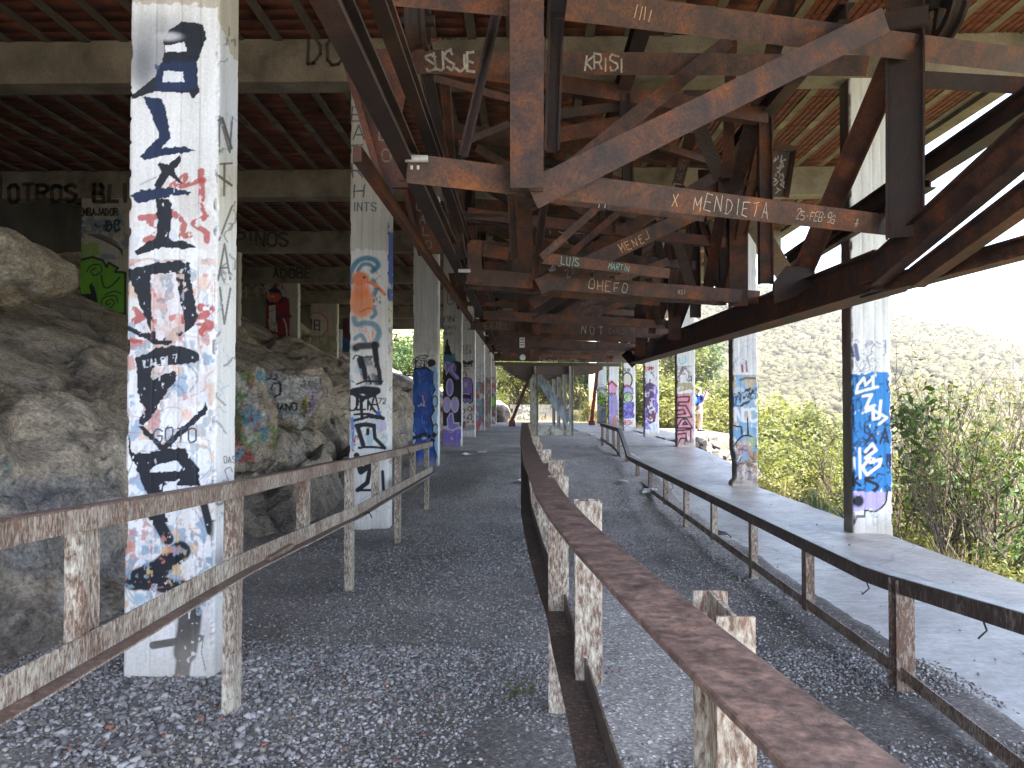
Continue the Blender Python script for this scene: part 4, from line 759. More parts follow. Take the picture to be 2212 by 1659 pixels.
for k, (lb, pf, yy, nu, zb) in enumerate((('pier with green bubble letters outlined in black high on the rock', paint_P1, COLY[2], 80, 3.0), ('pale pier between the green one and the red one', None, COLY[3], 10, 3.0), ('dark red pier with an orange and blue cap shape', paint_P2, COLY[4], 60, 3.3), ('pale pier with a red ring and black initials', paint_P3, COLY[5], 46, 3.2), ('blue pier with a brown face shape', paint_P4, COLY[6], 40, 3.2), ('pale pier farthest back on the rock slope', None, COLY[7], 10, 3.0))):
    ring_column('pier', lb, GPI, -9.0, yy, 1.12, .3, zb, 5.75, 5.6, nu, 4, 3, 1.12 / nu * 1.05, pf or (lambda V, C, s: None), (.44, .42, .37), .02, 'pier', 40 + k)

# ------------------------------------------------------------------ roof
roof = thing('station_roof', 'concrete roof of red clay blocks between pale joists and deep crossbeams', 'roof', (-2, 20, 5.7))
RX0, RX1, RY0, RY1 = -11.4, 7.1, -1.6, 44.2
MB().box(RX0, RX1, RY0, RY1, 6.52, 6.66).build('roof_slab', M['roof_top'], roof)
def cbeam(y, x0=RX0 + .05, x1=RX1 - .25):
    v = []; n = 70; prof = [(-.18, 5.72), (.18, 5.72), (.18, 6.40), (-.18, 6.40)]
    for i in range(n + 1):
        x = x0 + (x1 - x0) * i / n
        for (a, z) in prof: v.append((x, y + .155 + a + noise.noise(Vector((x * 1.7, z * 9, y))) * .007, z + noise.noise(Vector((x * 1.9, a * 20, y + 4))) * .009))
    f = [(0, 1, 2, 3), tuple(n * 4 + q for q in (3, 2, 1, 0))]
    for i in range(n):
        for j in range(4): k = (j + 1) % 4; f.append((i * 4 + j, i * 4 + 4 + j, i * 4 + 4 + k, i * 4 + k))
    return mk('crossbeam', v, f, M['concrete'], roof)
beams = [cbeam(y) for y in [COLY[0] - 5.5] + COLY]
PITCH_J = .50; jx = [RX0 + .2 + PITCH_J * k for k in range(37)]
jm = MB(); jm.sweep(Vector((0, RY0 + .02, 0)), Vector((0, RY1 - .02, 0)), Vector((1, 0, 0)), Vector((0, 0, 1)), [(-.058, -.08), (.058, -.08), (.05, .12), (-.05, .12)])
j0 = jm.build('joist', M['joist'], roof); inv = j0.matrix_parent_inverse.copy()
for k, x in enumerate(jx):
    q = j0 if k == 0 else j0.copy()
    if k: COL.objects.link(q)
    q.location = (x, 0, 6.335 + random.uniform(-.012, .012))
BL_L = .25
def block_mesh():
    b_ = MB(); w2 = (PITCH_J - .118) / 2; L = BL_L - .012; n = 4
    prof = []
    for i in range(n):
        a = -w2 + 2 * w2 * i / n; c = -w2 + 2 * w2 * (i + 1) / n; prof += [(a + .006, .012), (a + .014, 0), (c - .014, 0), (c - .006, .012)]
    prof += [(w2, .13), (-w2, .13)]
    b_.sweep(Vector((0, -L / 2, 0)), Vector((0, L / 2, 0)), Vector((1, 0, 0)), Vector((0, 0, 1)), prof); return b_
bm_ = block_mesh(); blk0 = bm_.build('clay_block', M['clay'], roof); used = False
near = []; rest = []
for k in range(len(jx) - 1):
    xc = (jx[k] + jx[k + 1]) / 2; y = RY0 + .2
    while y < RY1 - .2:
        z = 6.262 + random.uniform(0, .014); p = (xc, y, z)
        vis = (xc > 2.6 and 6.5 < y < 14.8) or (-7.5 < xc < -2.6 and 10.4 < y < 15.0)
        (near if vis else rest).append(p); y += BL_L
near.sort(key=lambda p: -(3 if p[0] > 0 else 0) + p[1] * .2)
rest += near[300:]; near = near[:300]
for i, p in enumerate(near):
    q = blk0 if i == 0 else blk0.copy()
    if i: COL.objects.link(q)
    q.location = p
bv = np.array([(-.5, -.5, 0), (.5, -.5, 0), (.5, .5, 0), (-.5, .5, 0), (-.5, -.5, 1), (.5, -.5, 1), (.5, .5, 1), (-.5, .5, 1)]) * np.array([PITCH_J - .118, BL_L - .012, .13])
bf = np.array([(3, 2, 1, 0), (4, 5, 6, 7), (0, 1, 5, 4), (1, 2, 6, 5), (2, 3, 7, 6), (3, 0, 4, 7)])
R_ = np.array(rest); V = (R_[:, None] + bv[None]).reshape(-1, 3); T = (np.arange(len(R_))[:, None, None] * 8 + bf[None]).reshape(-1, 4)
o = fast_mesh('clay_blocks', V, T, M['clay'], roof); o['kind'] = 'stuff'
# eaves strip along the open side and the wall at the back of the slope
MB().box(RX1 - .24, RX1 + .02, RY0 - .02, RY1 + .02, 6.18, 6.50).build('eaves_beam', M['joist'], roof)
wv = MB(); 
for i in range(13):
    y0 = -8 + i * 5; wv.box(-11.1 + random.uniform(-.02, .02), -10.6, y0, y0 + 4.99, 2.5, 6.2)
o = wv.build('retaining_wall', M['wall_dark']); tag(o, 'dark concrete wall behind the piers at the top of the slope', 'wall')  # one dark mottled tone over the whole wall
# scrawls on the crossbeams
def flat_text(parent, s, x, y, z, h, m, w, asp=.6, jit=.12, name='lettering', adv=None, rot=0, face=-1):
    b_ = MB(); r = random.Random(sum(map(ord, s)))
    for l in text_lines(s, h, adv, asp, jit, r):
        ribbon(b_, [Vector((x + u, y, z + v + u * rot)) for (u, v) in l], Vector((0, face, 0)), w)
    return b_.build(name, m, parent)
def ribbon(b_, pts, n, w):
    for p, q in zip(pts[:-1], pts[1:]):
        a = (q - p); L = a.length
        if L < 1e-5: continue
        a /= L; s = a.cross(n).normalized() * w / 2; p2 = p - a * w * .35; q2 = q + a * w * .35
        b_.add([p2 + s, q2 + s, q2 - s, p2 - s], [(0, 1, 2, 3)])
def on_beam(k, s, px_, py_, hpx, m, w, **kw):
    y = COLY[k] - .04; p = P(px_, py_, y); flat_text(beams[k + 1], s, p.x, y, p.z, hpx * y / F, m, w * y / F, **kw)
on_beam(1, 'DC', 664, 138, 58, M['marker_dark'], 7, asp=.5); on_beam(1, 'NORA', 945, 84, 22, M['marker_dark'], 5); on_beam(1, 'SERG 10 MARTIN', 1215, 76, 18, M['marker_dark'], 2.2); on_beam(1, 'AZUL', 860, 88, 26, M['red_paint'], 5)
on_beam(2, 'OTROS BLITO', 20, 436, 38, M['marker_dark'], 9, asp=.55); on_beam(2, 'DRK', 1188, 505, 26, M['chalk'], 3); on_beam(2, 'CARO', 1300, 500, 18, M['marker_dark'], 3)
on_beam(3, 'NOS', 540, 538, 18, M['chalk_dim'], 3); on_beam(3, 'PINOS', 512, 530, 30, M['marker_dark'], 5); on_beam(4, 'HOWL', 517, 640, 24, M['chalk'], 5); on_beam(4, 'ADOBE', 590, 600, 20, M['marker_dark'], 4); on_beam(6, 'HOLA PAZ', 765, 735, 14, M['marker_dark'], 3)

# ------------------------------------------------------------------ railings
UP = Vector((0, 0, 1))
def path(b_, pts, prof, flip=1):
    pts = [Vector(p) for p in pts]; n = len(prof); base = len(b_.v)
    for i, p in enumerate(pts):
        t = (pts[min(i + 1, len(pts) - 1)] - pts[max(i - 1, 0)]).normalized(); s = t.cross(UP).normalized() * flip; u = s.cross(t).normalized() * flip
        for (a, c) in prof: b_.v.append(tuple(p + s * a + u * c))
    for i in range(len(pts) - 1):
        for j in range(n): k = (j + 1) % n; b_.f.append((base + i * n + j, base + i * n + k, base + (i + 1) * n + k, base + (i + 1) * n + j))
    b_.f.append(tuple(base + j for j in range(n))[::-1]); b_.f.append(tuple(base + (len(pts) - 1) * n + j for j in range(n)))
    return b_
def densify(pts, step=.25):
    out = []
    for p, q in zip(pts[:-1], pts[1:]):
        p, q = Vector(p), Vector(q); n = max(1, int((q - p).length / step)); out += [p.lerp(q, i / n) for i in range(n)]
    return out + [Vector(pts[-1])]
def wob(pts, a=.004): return [p + Vector((noise.noise(p * 1.7), 0, noise.noise(p * 1.3 + Vector((5, 5, 5))))) * a for p in pts]
def post(parent, x0, x1, y, dy, z0, z1, m, kind='C', lean=(0, 0)):
    b_ = MB(); w_, p0, p1 = x1 - x0, Vector(((x0 + x1) / 2, y + dy / 2, z0)), Vector(((x0 + x1) / 2 + lean[0], y + dy / 2 + lean[1], z1))
    pr = {'C': prof_C, 'I': prof_I, 'H': prof_H}[kind](w_, dy, .009)
    b_.sweep(p0, p1, Vector((1, 0, 0)), Vector((0, 1, 0)), pr); return b_.build('post', M[m], parent)

lf = thing('railing', 'rusty cream railing along the left lane in front of the first column', 'railing', (-1.48, 3.9, 0))
zt = lambda y: float(np.interp(y, [.3, 2.16, 3.88, 6.43, 11.6], [1.27, 1.225, 1.157, 1.086, .965]))
zl = lambda y: float(np.interp(y, [.3, 2.16, 3.88, 6.43, 11.7], [.80, .79, .783, .679, .58]))
path(MB(), wob(densify([(-1.445, y, zt(y)) for y in (.3, 2.16, 3.88, 6.43, 11.62)])), [(a, c) for (a, c) in ((-.03, -.036), (.022, -.036), (.022, .036), (-.03, .036), (-.03, .029), (.014, .029), (.014, -.029), (-.03, -.029))]).build('top_rail', M['rail_bare'], lf)
path(MB(), wob(densify([(-1.445, y, zt(y) + .0385) for y in (.3, 2.16, 3.88, 6.43, 11.62)])), [(-.034, -.001), (.024, -.001), (.024, .003), (-.034, .003)]).build('rail_top_face', M['rail_top'], lf)
path(MB(), wob(densify([(-1.44, y, zl(y)) for y in (.3, 2.16, 3.88, 6.43, 11.7)])), [(-.006, -.05), (.062, -.05), (.062, -.043), (.003, -.043), (.003, .046), (-.006, .046)]).build('lower_rail', M['rail_paint'], lf)
path(MB(), wob(densify([(-1.44, y, zl(y)) for y in (.3, 2.16, 3.88, 6.43, 11.7)])), [(.006, -.0425), (.064, -.0425), (.064, -.039), (.006, -.039)]).build('rail_ledge', M['rail_top'], lf)
for k, y in enumerate((1.3, 2.52, 3.84, 5.08, 6.42, 7.52, 8.82, 10.02, 11.42)):
    g = k % 2 == 0 or y > 11
    post(lf, -1.525, -1.462, y, .10, float(ground_z(-1.5, y)) - .12 if g else zl(y) - .052, zt(y) + .02, 'rail_paint', lean=(random.uniform(-.008, .008), 0))
MB().tube([(-1.38, 6.5, zl(6.5) - .03), (-1.33, 6.47, zl(6.5) - .01), (-1.30, 6.44, zl(6.5) - .05)], .006, 5).build('wire_stub', M['steel_dark'], lf)
MB().tube([(-1.40, 9.0, zt(9) + .03), (-1.36, 8.97, zt(9) - .06)], .006, 5).build('wire_stub', M['steel_dark'], lf)
MB().box(-1.43, -1.40, 4.2, 4.62, zl(4.4) - .04, zl(4.4) - .018).build('steel_scrap', M['rail_bare'], lf)

mf = thing('railing', 'wide flat topped rusty railing running down the middle', 'railing', (.15, 4, 0))
ty = [.15, .5, .82, 1.27, 2.09, 2.94, 4.98, 7.6, 11.6, 15.2]; tx = [.43, .375, .325, .260, .168, .094, .022, -.025, -.045, -.06]
mx = lambda y: float(np.interp(y, ty, tx)); mz = lambda y: float(np.interp(y, [0, 9.6, 15.2], [1.20, 1.20, 1.20]))
lx = lambda y: float(np.interp(y, [.3, 2.19, 3.82, 5.2, 7.5, 13, 15], [.33, .205, .150, .075, -.01, -.05, -.07])); lz = lambda y: float(np.interp(y, [0, 9.6, 15], [.55, .56, .75]))
ysm = list(np.concatenate([np.arange(.15, 4, .12), np.arange(4, 15.2, .4)]))
smooth_x = lambda y: sum(mx(min(max(y + d, .15), 15.2)) for d in (-.3, -.12, 0, .12, .3)) / 5
path(MB(), wob([Vector((smooth_x(y), y, mz(y))) for y in ysm], .006), [(-.043, -.012), (.085, -.012), (.085, -.002), (.082, 0), (-.040, 0), (-.043, -.002)]).build('top_rail', M['rail_top'], mf)
path(MB(), wob([Vector((lx(y), y, lz(y))) for y in ysm if y > .3], .005), [(-.05, -.05), (.055, -.05), (.055, .045), (.047, .045), (.047, -.042), (-.05, -.042)]).build('lower_rail', M['rail_dark'], mf)
for (y, g) in ((1.40, 1), (3.02, 0), (4.0, 1), (5.1, 0), (6.3, 1), (7.5, 0), (8.8, 1), (10.0, 0), (11.2, 1), (12.5, 0), (13.8, 1), (15.0, 1)):
    x0 = smooth_x(y) + (.095 if y < 3.5 else .055); x0 = max(x0, lx(y) + .06) if y > 4.5 else x0; gz = float(ground_z(x0, y))
    post(mf, x0, x0 + (.105 if y > 2 else .07), y, .20 if y < 2 else .085, gz - .1 if g else lz(y) - .06, mz(y) + .004, 'rail_paint', 'I')
    MB().box(x0 - .075, x0 + .01, y + .03, y + .045, mz(y) - .075, mz(y) - .013).build('bracket', M['rail_dark'], mf)

rf = thing('railing', 'low dark railing between the gravel lane and the walkway', 'railing', (2.05, 8, 0))
rz = lambda y: float(np.interp(y, [3.0, 4.4, 4.7, 15.4, 16.9, 21], [.745, .62, .60, .53, 1.03, 1.04])); rl = lambda y: float(np.interp(y, [3, 4.5, 15.5, 17.2, 21], [.085, .13, .17, .55, .63]))
rx = lambda y: float(np.interp(y, [2.5, 4.3, 21], [2.06, 2.06, 2.03]))
yr = [2.4, 3.0, 4.3, 4.4, 4.7] + list(np.arange(5.4, 15.4, .8)) + [15.4, 16.9, 18, 19.5, 21]
path(MB(), [Vector((rx(y), y, rz(y))) for y in yr], [(-.036, -.085), (-.028, -.085), (-.028, -.008), (.036, -.008), (.036, 0), (-.036, 0)]).build('top_rail', M['rail_dark'], rf)
path(MB(), [Vector((rx(y), y, rz(y) + .0025)) for y in yr], [(-.038, -.001), (.038, -.001), (.038, .004), (-.038, .004)]).build('rail_top_face', M['sky_paled_steel'], rf)  # thin top plate; its pale colour paints in the sky's reflection
path(MB(), [Vector((rx(y), y, rl(y))) for y in yr], [(-.026, -.04), (.012, -.04), (.012, -.032), (-.018, -.032), (-.018, .03), (-.026, .03)]).build('lower_rail', M['rail_bare'], rf)
for (y, g) in ((3.0, 0), (4.25, 2), (5.65, 0), (7.0, 1), (8.45, 0), (9.9, 1), (11.35, 0), (12.75, 1), (14.2, 0), (15.7, 1), (17.1, 1), (18.1, 0), (19.4, 0), (20.7, 1)):
    gz = float(ground_z(2.05, y)); w_ = .10 if g == 2 else .062
    post(rf, rx(y) - w_ / 2, rx(y) + w_ / 2, y, .09, gz - .1 if g else rl(y) - .06, rz(y) - .012, 'rail_bare' if y not in (8.45,) else 'rail_paint', 'I' if g == 2 else 'C')
for (y, z, s) in ((4.75, .50, 1), (3.55, .60, 1), (5.75, .46, -1), (7.05, .42, 1), (6.2, .08, -1), (11.0, .42, 1)):
    MB().tube([(2.06, y, z + .03), (2.06 + .02 * s, y - .01, z - .04), (2.06 - .03 * s, y - .03, z - .07)], .005, 5).build('wire_stub', M['black_rubber'], rf)

# ------------------------------------------------------------------ overhead steel truss
tr = thing('steel_truss', 'rusty steel lattice truss hanging under the roof above the lanes', 'truss', (.9, 10, 2.7))
LASTB = {}
def pbeam(name, a, b_, wpx, m='steel', kind='C', t=.12, ref=None, key=None, face=None):
    """straight member between two photo positions with their depths; wpx is its face width at the first end"""
    p0, p1 = P(*a), P(*b_); ax = (p1 - p0).normalized(); mid = (p0 + p1) / 2
    nrm = Vector(face) if face is not None else (EYE - mid); nrm = (nrm - ax * nrm.dot(ax)).normalized()
    wd = ax.cross(nrm).normalized(); wm = wpx * (ref or a[2]) / F
    pr = {'C': prof_C, 'I': prof_I, 'H': prof_H, 'B': lambda w_, t_: prof_box(w_, t_)}[kind](wm, t)
    mb = MB().sweep(p0, p1, wd, -nrm, pr); o = mb.build(name, M[m], tr)
    if key: LASTB[key] = (o, p0, ax, wd if wd.z > 0 else -wd, nrm, wm, t, (p1 - p0).length)
    return o
def beam_text(key, s, t0, h, m, w, off=0.0, asp=.6, adv=None, jit=.1):
    """word on the visible face of a member: t0 along it, h letter height as a share of its width"""
    o, p0, ax, up, n, wm, t, L = LASTB[key]
    if ax.x < 0: p0, ax = p0 + ax * L, -ax
    b_ = MB(); r = random.Random(sum(map(ord, s))); H = h * wm
    for l in text_lines(s, H, (adv or (asp + .28)) * H, asp, jit * 2.2, r, .075):
        l = [tuple(np.array(l[i]) * (1 - f_) + np.array(l[i + 1]) * f_ + np.array((r.uniform(-1, 1), r.uniform(-1, 1))) * H * .025) for i in range(len(l) - 1) for f_ in (0, .5)] + [l[-1]]
        ribbon(b_, [p0 + ax * (t0 * L + u) + up * (v - H / 2 + off * wm) + n * (t / 2 + .003) for (u, v) in l], n, w * wm)
    return b_.build('lettering', M[m], o)

# first frame
pbeam('crossbeam', (872, 362, 4.42), (1918, 486, 6.35), 62, key='cb1', t=.14)
pbeam('column', (1138, -75, 4.45), (1138, 410, 4.62), 74, 'steel', 'I', .16)
pbeam('hanger', (1205, -50, 5.2), (1192, 330, 5.3), 34, 'steel_dark', 'H', .12)
pbeam('column', (1955, -70, 6.0), (1955, 512, 6.08), 76, 'steel_dark', 'H', .16)
pbeam('diagonal', (1142, 424, 4.74), (1902, 48, 5.70), 64, 'steel', 'C', .10, key='d1')
pbeam('diagonal', (1222, 372, 5.5), (1570, 92, 6.6), 36, 'steel', 'C', .08)
pbeam('top_beam', (1215, 8, 4.95), (2330, 146, 6.75), 64, 'steel', 'C', .14, key='tb1')
pbeam('top_beam', (820, -12, 4.5), (1102, 14, 4.6), 40, 'steel', 'C', .14)
pbeam('outrigger', (1938, 168, 6.3), (2320, 192, 6.0), 34, 'steel_dark', 'I', .12)
pbeam('crossbeam', (1175, 428, 5.4), (1515, 470, 6.1), 18, 'steel', 'C', .08, key='cb1b')
pbeam('side_diagonal', (1932, 128, 6.45), (1735, 585, 8.3), 56, 'steel_red', 'H', .12)
pbeam('gusset', (1956, 22, 5.86), (1956, 62, 5.86), 88, 'steel_dark', 'B', .05)
pbeam('hanger', (1072, 30, 5.0), (1000, 340, 5.0), 22, 'steel_dark', 'H', .08)
pbeam('strut', (936, 168, 5.4), (1098, 212, 5.6), 15, 'steel', 'C', .06)
pbeam('strut', (990, 312, 5.5), (1098, 268, 5.6), 14, 'steel_dark', 'C', .06)
# beam with pale spray letters and its left bracket
pbeam('cross_girder', (748, 132, 5.75), (1862, 142, 6.9), 50, 'steel', 'I', .16, key='sg')
def plate(name, pts, Y, th, m, parent=None, key=None):
    p = [P(x, y, Y) for (x, y) in pts]; n = len(p); q = [a + Vector((0, th, 0)) for a in p]
    f = [tuple(range(n)), tuple(range(n, 2 * n))[::-1]] + [(i, n + i, n + (i + 1) % n, (i + 1) % n) for i in range(n)]
    return mk(name, p + q, f, M[m], parent or tr)
pl1 = plate('bracket_plate', [(742, 105), (893, 105), (868, 240), (888, 405), (828, 405)], 5.55, .03, 'steel_red')
pbeam('bracket_flange', (738, 104, 5.5), (827, 408, 5.5), 14, 'steel_red', 'B', .14)
pl2 = plate('bracket_plate', [(876, 408), (940, 408), (962, 500), (962, 548), (908, 548)], 8.6, .03, 'steel_red')
pbeam('bracket_flange', (874, 408, 8.55), (908, 550, 8.55), 10, 'steel_red', 'B', .14)
plate('bracket_plate', [(968, 590), (1004, 590), (1010, 668), (988, 668)], 12.6, .03, 'steel_dark')
plate('bracket_plate', [(1636, 325), (1714, 325), (1702, 425), (1642, 425)], 10.6, .03, 'steel_pale')
pbeam('bracket_flange', (1630, 300, 10.5), (1722, 324, 10.6), 12, 'steel_red', 'B', .12)
pbeam('bracket_flange', (1716, 322, 10.6), (1700, 425, 10.6), 9, 'steel_dark', 'B', .12)
plate('bracket_plate', [(1508, 366), (1560, 368), (1562, 425), (1512, 425)], 10.2, .03, 'steel_red')
# left long chords
def zbeam(name, p0, p1, w_, t, m, kind='I'):
    p0, p1 = Vector(p0), Vector(p1); ax = (p1 - p0).normalized(); sd = ax.cross(UP).normalized(); u = sd.cross(ax)
    pr = {'I': prof_I, 'B': prof_box, 'C': prof_C}[kind](w_, t); return MB().sweep(p0, p1, sd, u, pr).build(name, M[m], tr)
zbeam('chord', (-.70, .6, 3.06), (-.74, 21, 3.0), .10, .14, 'steel_dark')
zbeam('chord', (-.60, .6, 3.26), (-.62, 21, 3.2), .07, .10, 'steel_dark')
zbeam('chord', (-.96, 4.3, 3.0), (-.90, 21, 2.95), .05, .09, 'steel_red', 'B')
# right bottom chord: side web, wide bottom flange
A_, B_ = Vector((3.12, 6.7, 2.72)), Vector((2.62, 18.8, 2.70))
zbeam('chord', A_ + Vector((0, 0, .03)), B_ + Vector((0, 0, .03)), .22, .34, 'steel'); zbeam('chord_flange', A_ + Vector((.02, 0, -.155)), B_ + Vector((.02, 0, -.155)), .32, .02, 'steel', 'B')
N = P(1905, 572, 6.6)
zbeam('chord', P(1890, 590, 6.7), P(2330, 207, 4.3), .12, .25, 'steel'); zbeam('brace', P(1980, 600, 6.3), P(2330, 344, 4.4), .11, .17, 'steel'); zbeam('outrigger', P(1872, 628, 6.95), P(2330, 503, 5.0), .14, .14, 'steel')
zbeam('eaves_chord', P(1700, 566, 12.0), P(2330, 150, 5.4), .16, .20, 'steel_dark'); zbeam('eaves_chord', P(1690, 592, 12.6), P(2010, 396, 7.4), .10, .10, 'steel_dark')
plate('gusset', [(1671, 612), (1700, 574), (1760, 580), (1762, 612), (1720, 640), (1672, 656)], 8.2, .04, 'steel_dark')
# second frame
pbeam('crossbeam', (1002, 596, 7.9), (1632, 642, 9.7), 34, key='cb2', t=.14)
pbeam('column', (1129, 430, 8.2), (1129, 622, 8.25), 44, 'steel', 'I', .16)
pbeam('hanger', (1105, 405, 7.4), (1112, 560, 7.6), 20, 'steel_dark', 'H', .10); pbeam('hanger', (1178, 410, 7.4), (1158, 592, 7.8), 18, 'steel_dark', 'H', .10)
pbeam('tie', (1103, 436, 7.6), (1156, 432, 7.6), 12, 'steel_dark', 'B', .08)
pbeam('end_post', (1025, 522, 7.7), (1025, 612, 7.7), 31, 'steel', 'C', .14); pbeam('crossbeam', (1042, 540, 7.95), (1098, 548, 8.0), 27, 'steel', 'C', .1); pbeam('tie', (944, 465, 7.2), (1088, 467, 7.3), 15, 'steel_dark', 'H', .1)
pbeam('diagonal', (1158, 622, 8.15), (1520, 452, 9.4), 35, 'steel', 'C', .10, key='d2'); pbeam('diagonal', (1325, 606, 9.4), (1440, 566, 9.9), 18, 'steel', 'C', .08)
pbeam('diagonal', (1166, 560, 7.2), (1300, 440, 7.8), 17, 'steel', 'C', .07, key='d2b'); pbeam('diagonal', (1182, 592, 8.6), (1344, 452, 9.4), 15, 'steel', 'C', .07, key='d2c')
pbeam('crossbeam', (1160, 556, 7.75), (1440, 590, 8.7), 24, 'steel', 'C', .10, key='lm'); pbeam('crossbeam', (1160, 632, 8.6), (1420, 655, 9.5), 12, 'steel', 'C', .08)
pbeam('column', (1596, 405, 9.5), (1596, 662, 9.6), 38, 'steel', 'C', .16); pbeam('hanger', (1580, 90, 8.6), (1571, 385, 8.8), 24, 'steel_red', 'C', .1)
pbeam('side_diagonal', (1690, 40, 8.2), (1592, 392, 9.0), 36, 'steel', 'H', .12); pbeam('side_diagonal', (1708, -40, 8.0), (1680, 95, 8.2), 40, 'steel_dark', 'H', .12)
pbeam('gusset', (1505, 262, 9.0), (1556, 385, 9.2), 30, 'steel_pale', 'B', .03); pbeam('side_diagonal', (1622, 470, 9.4), (1694, 590, 9.8), 40, 'steel_pale', 'C', .10)
pbeam('gusset', (1572, 370, 9.0), (1600, 410, 9.0), 50, 'steel_dark', 'B', .06)
pbeam('side_diagonal', (1556, 470, 9.9), (1528, 632, 10.4), 24, 'steel_red', 'H', .10); pbeam('hanger', (1492, 290, 9.6), (1464, 398, 9.6), 24, 'steel', 'C', .1, key='ag')
pbeam('column', (1536, 480, 11.4), (1533, 620, 11.4), 26, 'steel_pale', 'C', .1, key='tma'); pbeam('crossbeam', (1440, 440, 10.2), (1600, 452, 10.6), 18, 'steel_dark', 'C', .1)
pbeam('crossbeam', (1180, 492, 10.4), (1420, 498, 10.6), 30, 'steel_red', 'I', .12, key='pw'); pbeam('crossbeam', (1180, 250, 7.6), (1520, 205, 8.3), 20, 'steel_dark', 'C', .1)
pbeam('brace', (1190, 295, 7.8), (1500, 235, 8.6), 32, 'steel_red', 'C', .1); pbeam('crossbeam', (920, 470, 9.4), (1100, 476, 9.6), 26, 'steel_dark', 'I', .12, key='jtk')
for (x0, y0, x1, y1, d, w_, mm) in ((1380, 500, 1372, 640, 11.5, 18, 'steel'), (1408, 470, 1440, 600, 11, 16, 'steel_dark'), (1440, 420, 1452, 560, 10.6, 20, 'steel'), (1470, 400, 1440, 560, 11, 22, 'steel_red'), (1490, 510, 1470, 640, 11, 20, 'steel'), (1345, 470, 1340, 620, 12, 14, 'steel_dark'), (1462, 520, 1500, 640, 10.6, 22, 'steel_pale'), (1400, 600, 1425, 700, 13, 14, 'steel_dark'), (1425, 590, 1408, 720, 13.4, 16, 'steel_red')):
    pbeam('hanger', (x0, y0, d), (x1, y1, d + .3), w_, mm, 'C', .09)
# third and farther frames
pbeam('crossbeam', (1014, 700, 12.9), (1446, 722, 14.7), 24, key='cb3', t=.14); pbeam('column', (1132, 622, 13.2), (1132, 776, 13.3), 27, 'steel', 'I', .16)
pbeam('diagonal', (1150, 714, 13.0), (1432, 572, 14.2), 20, 'steel', 'C', .09, key='d3'); pbeam('diagonal', (1160, 730, 13.8), (1450, 612, 14.9), 13, 'steel', 'C', .07); pbeam('crossbeam', (1000, 656, 11.6), (1100, 657, 11.7), 10, 'steel', 'C', .07)
pbeam('column', (1457, 566, 13.2), (1457, 734, 13.4), 27, 'steel', 'C', .14); pbeam('column', (1384, 632, 15.4), (1384, 768, 15.6), 22, 'steel', 'C', .14); pbeam('side_diagonal', (1440, 640, 14.2), (1402, 760, 16), 18, 'steel_red', 'H', .1); pbeam('side_diagonal', (1500, 600, 12), (1456, 722, 14), 22, 'steel_red', 'H', .1); pbeam('side_diagonal', (1410, 655, 15), (1450, 730, 15.6), 16, 'steel_pale', 'C', .1)
pbeam('crossbeam', (1046, 735, 16.6), (1384, 751, 18.1), 18, key='cb4', t=.12); pbeam('crossbeam', (1056, 753, 19.6), (1372, 762, 20.8), 16, 'steel', 'C', .12, key='cb5'); pbeam('crossbeam', (1066, 771, 22.0), (1362, 776, 23.2), 17, 'steel', 'C', .12, key='cb6'); pbeam('crossbeam', (1036, 690, 14.8), (1420, 700, 15.4), 10, 'steel', 'C', .1, key='cb4b')
pbeam('diagonal', (1142, 775, 17.2), (1262, 700, 17.8), 14, 'steel', 'C', .07); pbeam('diagonal', (1140, 745, 16.4), (1250, 688, 17), 12, 'steel', 'C', .07); pbeam('sill', (1070, 786, 23.6), (1340, 788, 24.2), 8, 'steel_pale', 'I', .3)
pbeam('seat_plate', (1320, 770, 21), (1386, 776, 21.5), 22, 'steel_pale', 'C', .2); pbeam('gusset', (1352, 762, 18.6), (1372, 786, 18.8), 22, 'steel_dark', 'B', .1)
for (x, y, d, w_) in ((900, 343, 4.36, 48), (1003, 585, 7.6, 26), (1014, 690, 12.7, 20), (1040, 716, 15, 16)):
    p = P(x - w_ / 2, y, d); q = P(x + w_ / 2, y, d); MB().tube([p, q], w_ * d / F * .16, 12).build('pipe_stub', M['zinc'], tr)
for (x, y) in ((889, 362), (903, 362)): MB().tube([P(x, y - 4, 4.33), P(x, y + 4, 4.33)], .008, 6).build('bolt', M['zinc'], tr)
# rope sheaves near the roof
def sheave(px_, py_, Y, rpx, label_m):
    c = P(px_, py_, Y); r = rpx * Y / F; b_ = MB(); n = 32
    prof = [(-.07, .80), (-.07, 1.0), (-.045, 1.0), (-.02, .90), (.02, .90), (.045, 1.0), (.07, 1.0), (.07, .80), (.03, .78), (-.03, .78)]
    base = 0
    for i in range(n):
        th = 2 * math.pi * i / n
        for (a, q) in prof: b_.v.append((c.x + a, c.y + math.cos(th) * r * q, c.z + math.sin(th) * r * q))
    k = len(prof)
    for i in range(n):
        for j in range(k): b_.f.append((i * k + j, i * k + (j + 1) % k, ((i + 1) % n) * k + (j + 1) % k, ((i + 1) % n) * k + j))
    for s in range(5):
        th = s * 1.257; b_.sweep(c, c + Vector((0, math.cos(th), math.sin(th))) * r * .8, Vector((1, 0, 0)), Vector((0, -math.sin(th), math.cos(th))), prof_box(.05, .07))
    b_.tube([c - Vector((.12, 0, 0)), c + Vector((.12, 0, 0))], r * .2, 12); return b_.build('sheave', M[label_m], tr)
sheave(2032, 2, 6.6, 90, 'steel_dark'); sheave(903, 45, 5.4, 62, 'steel_dark')
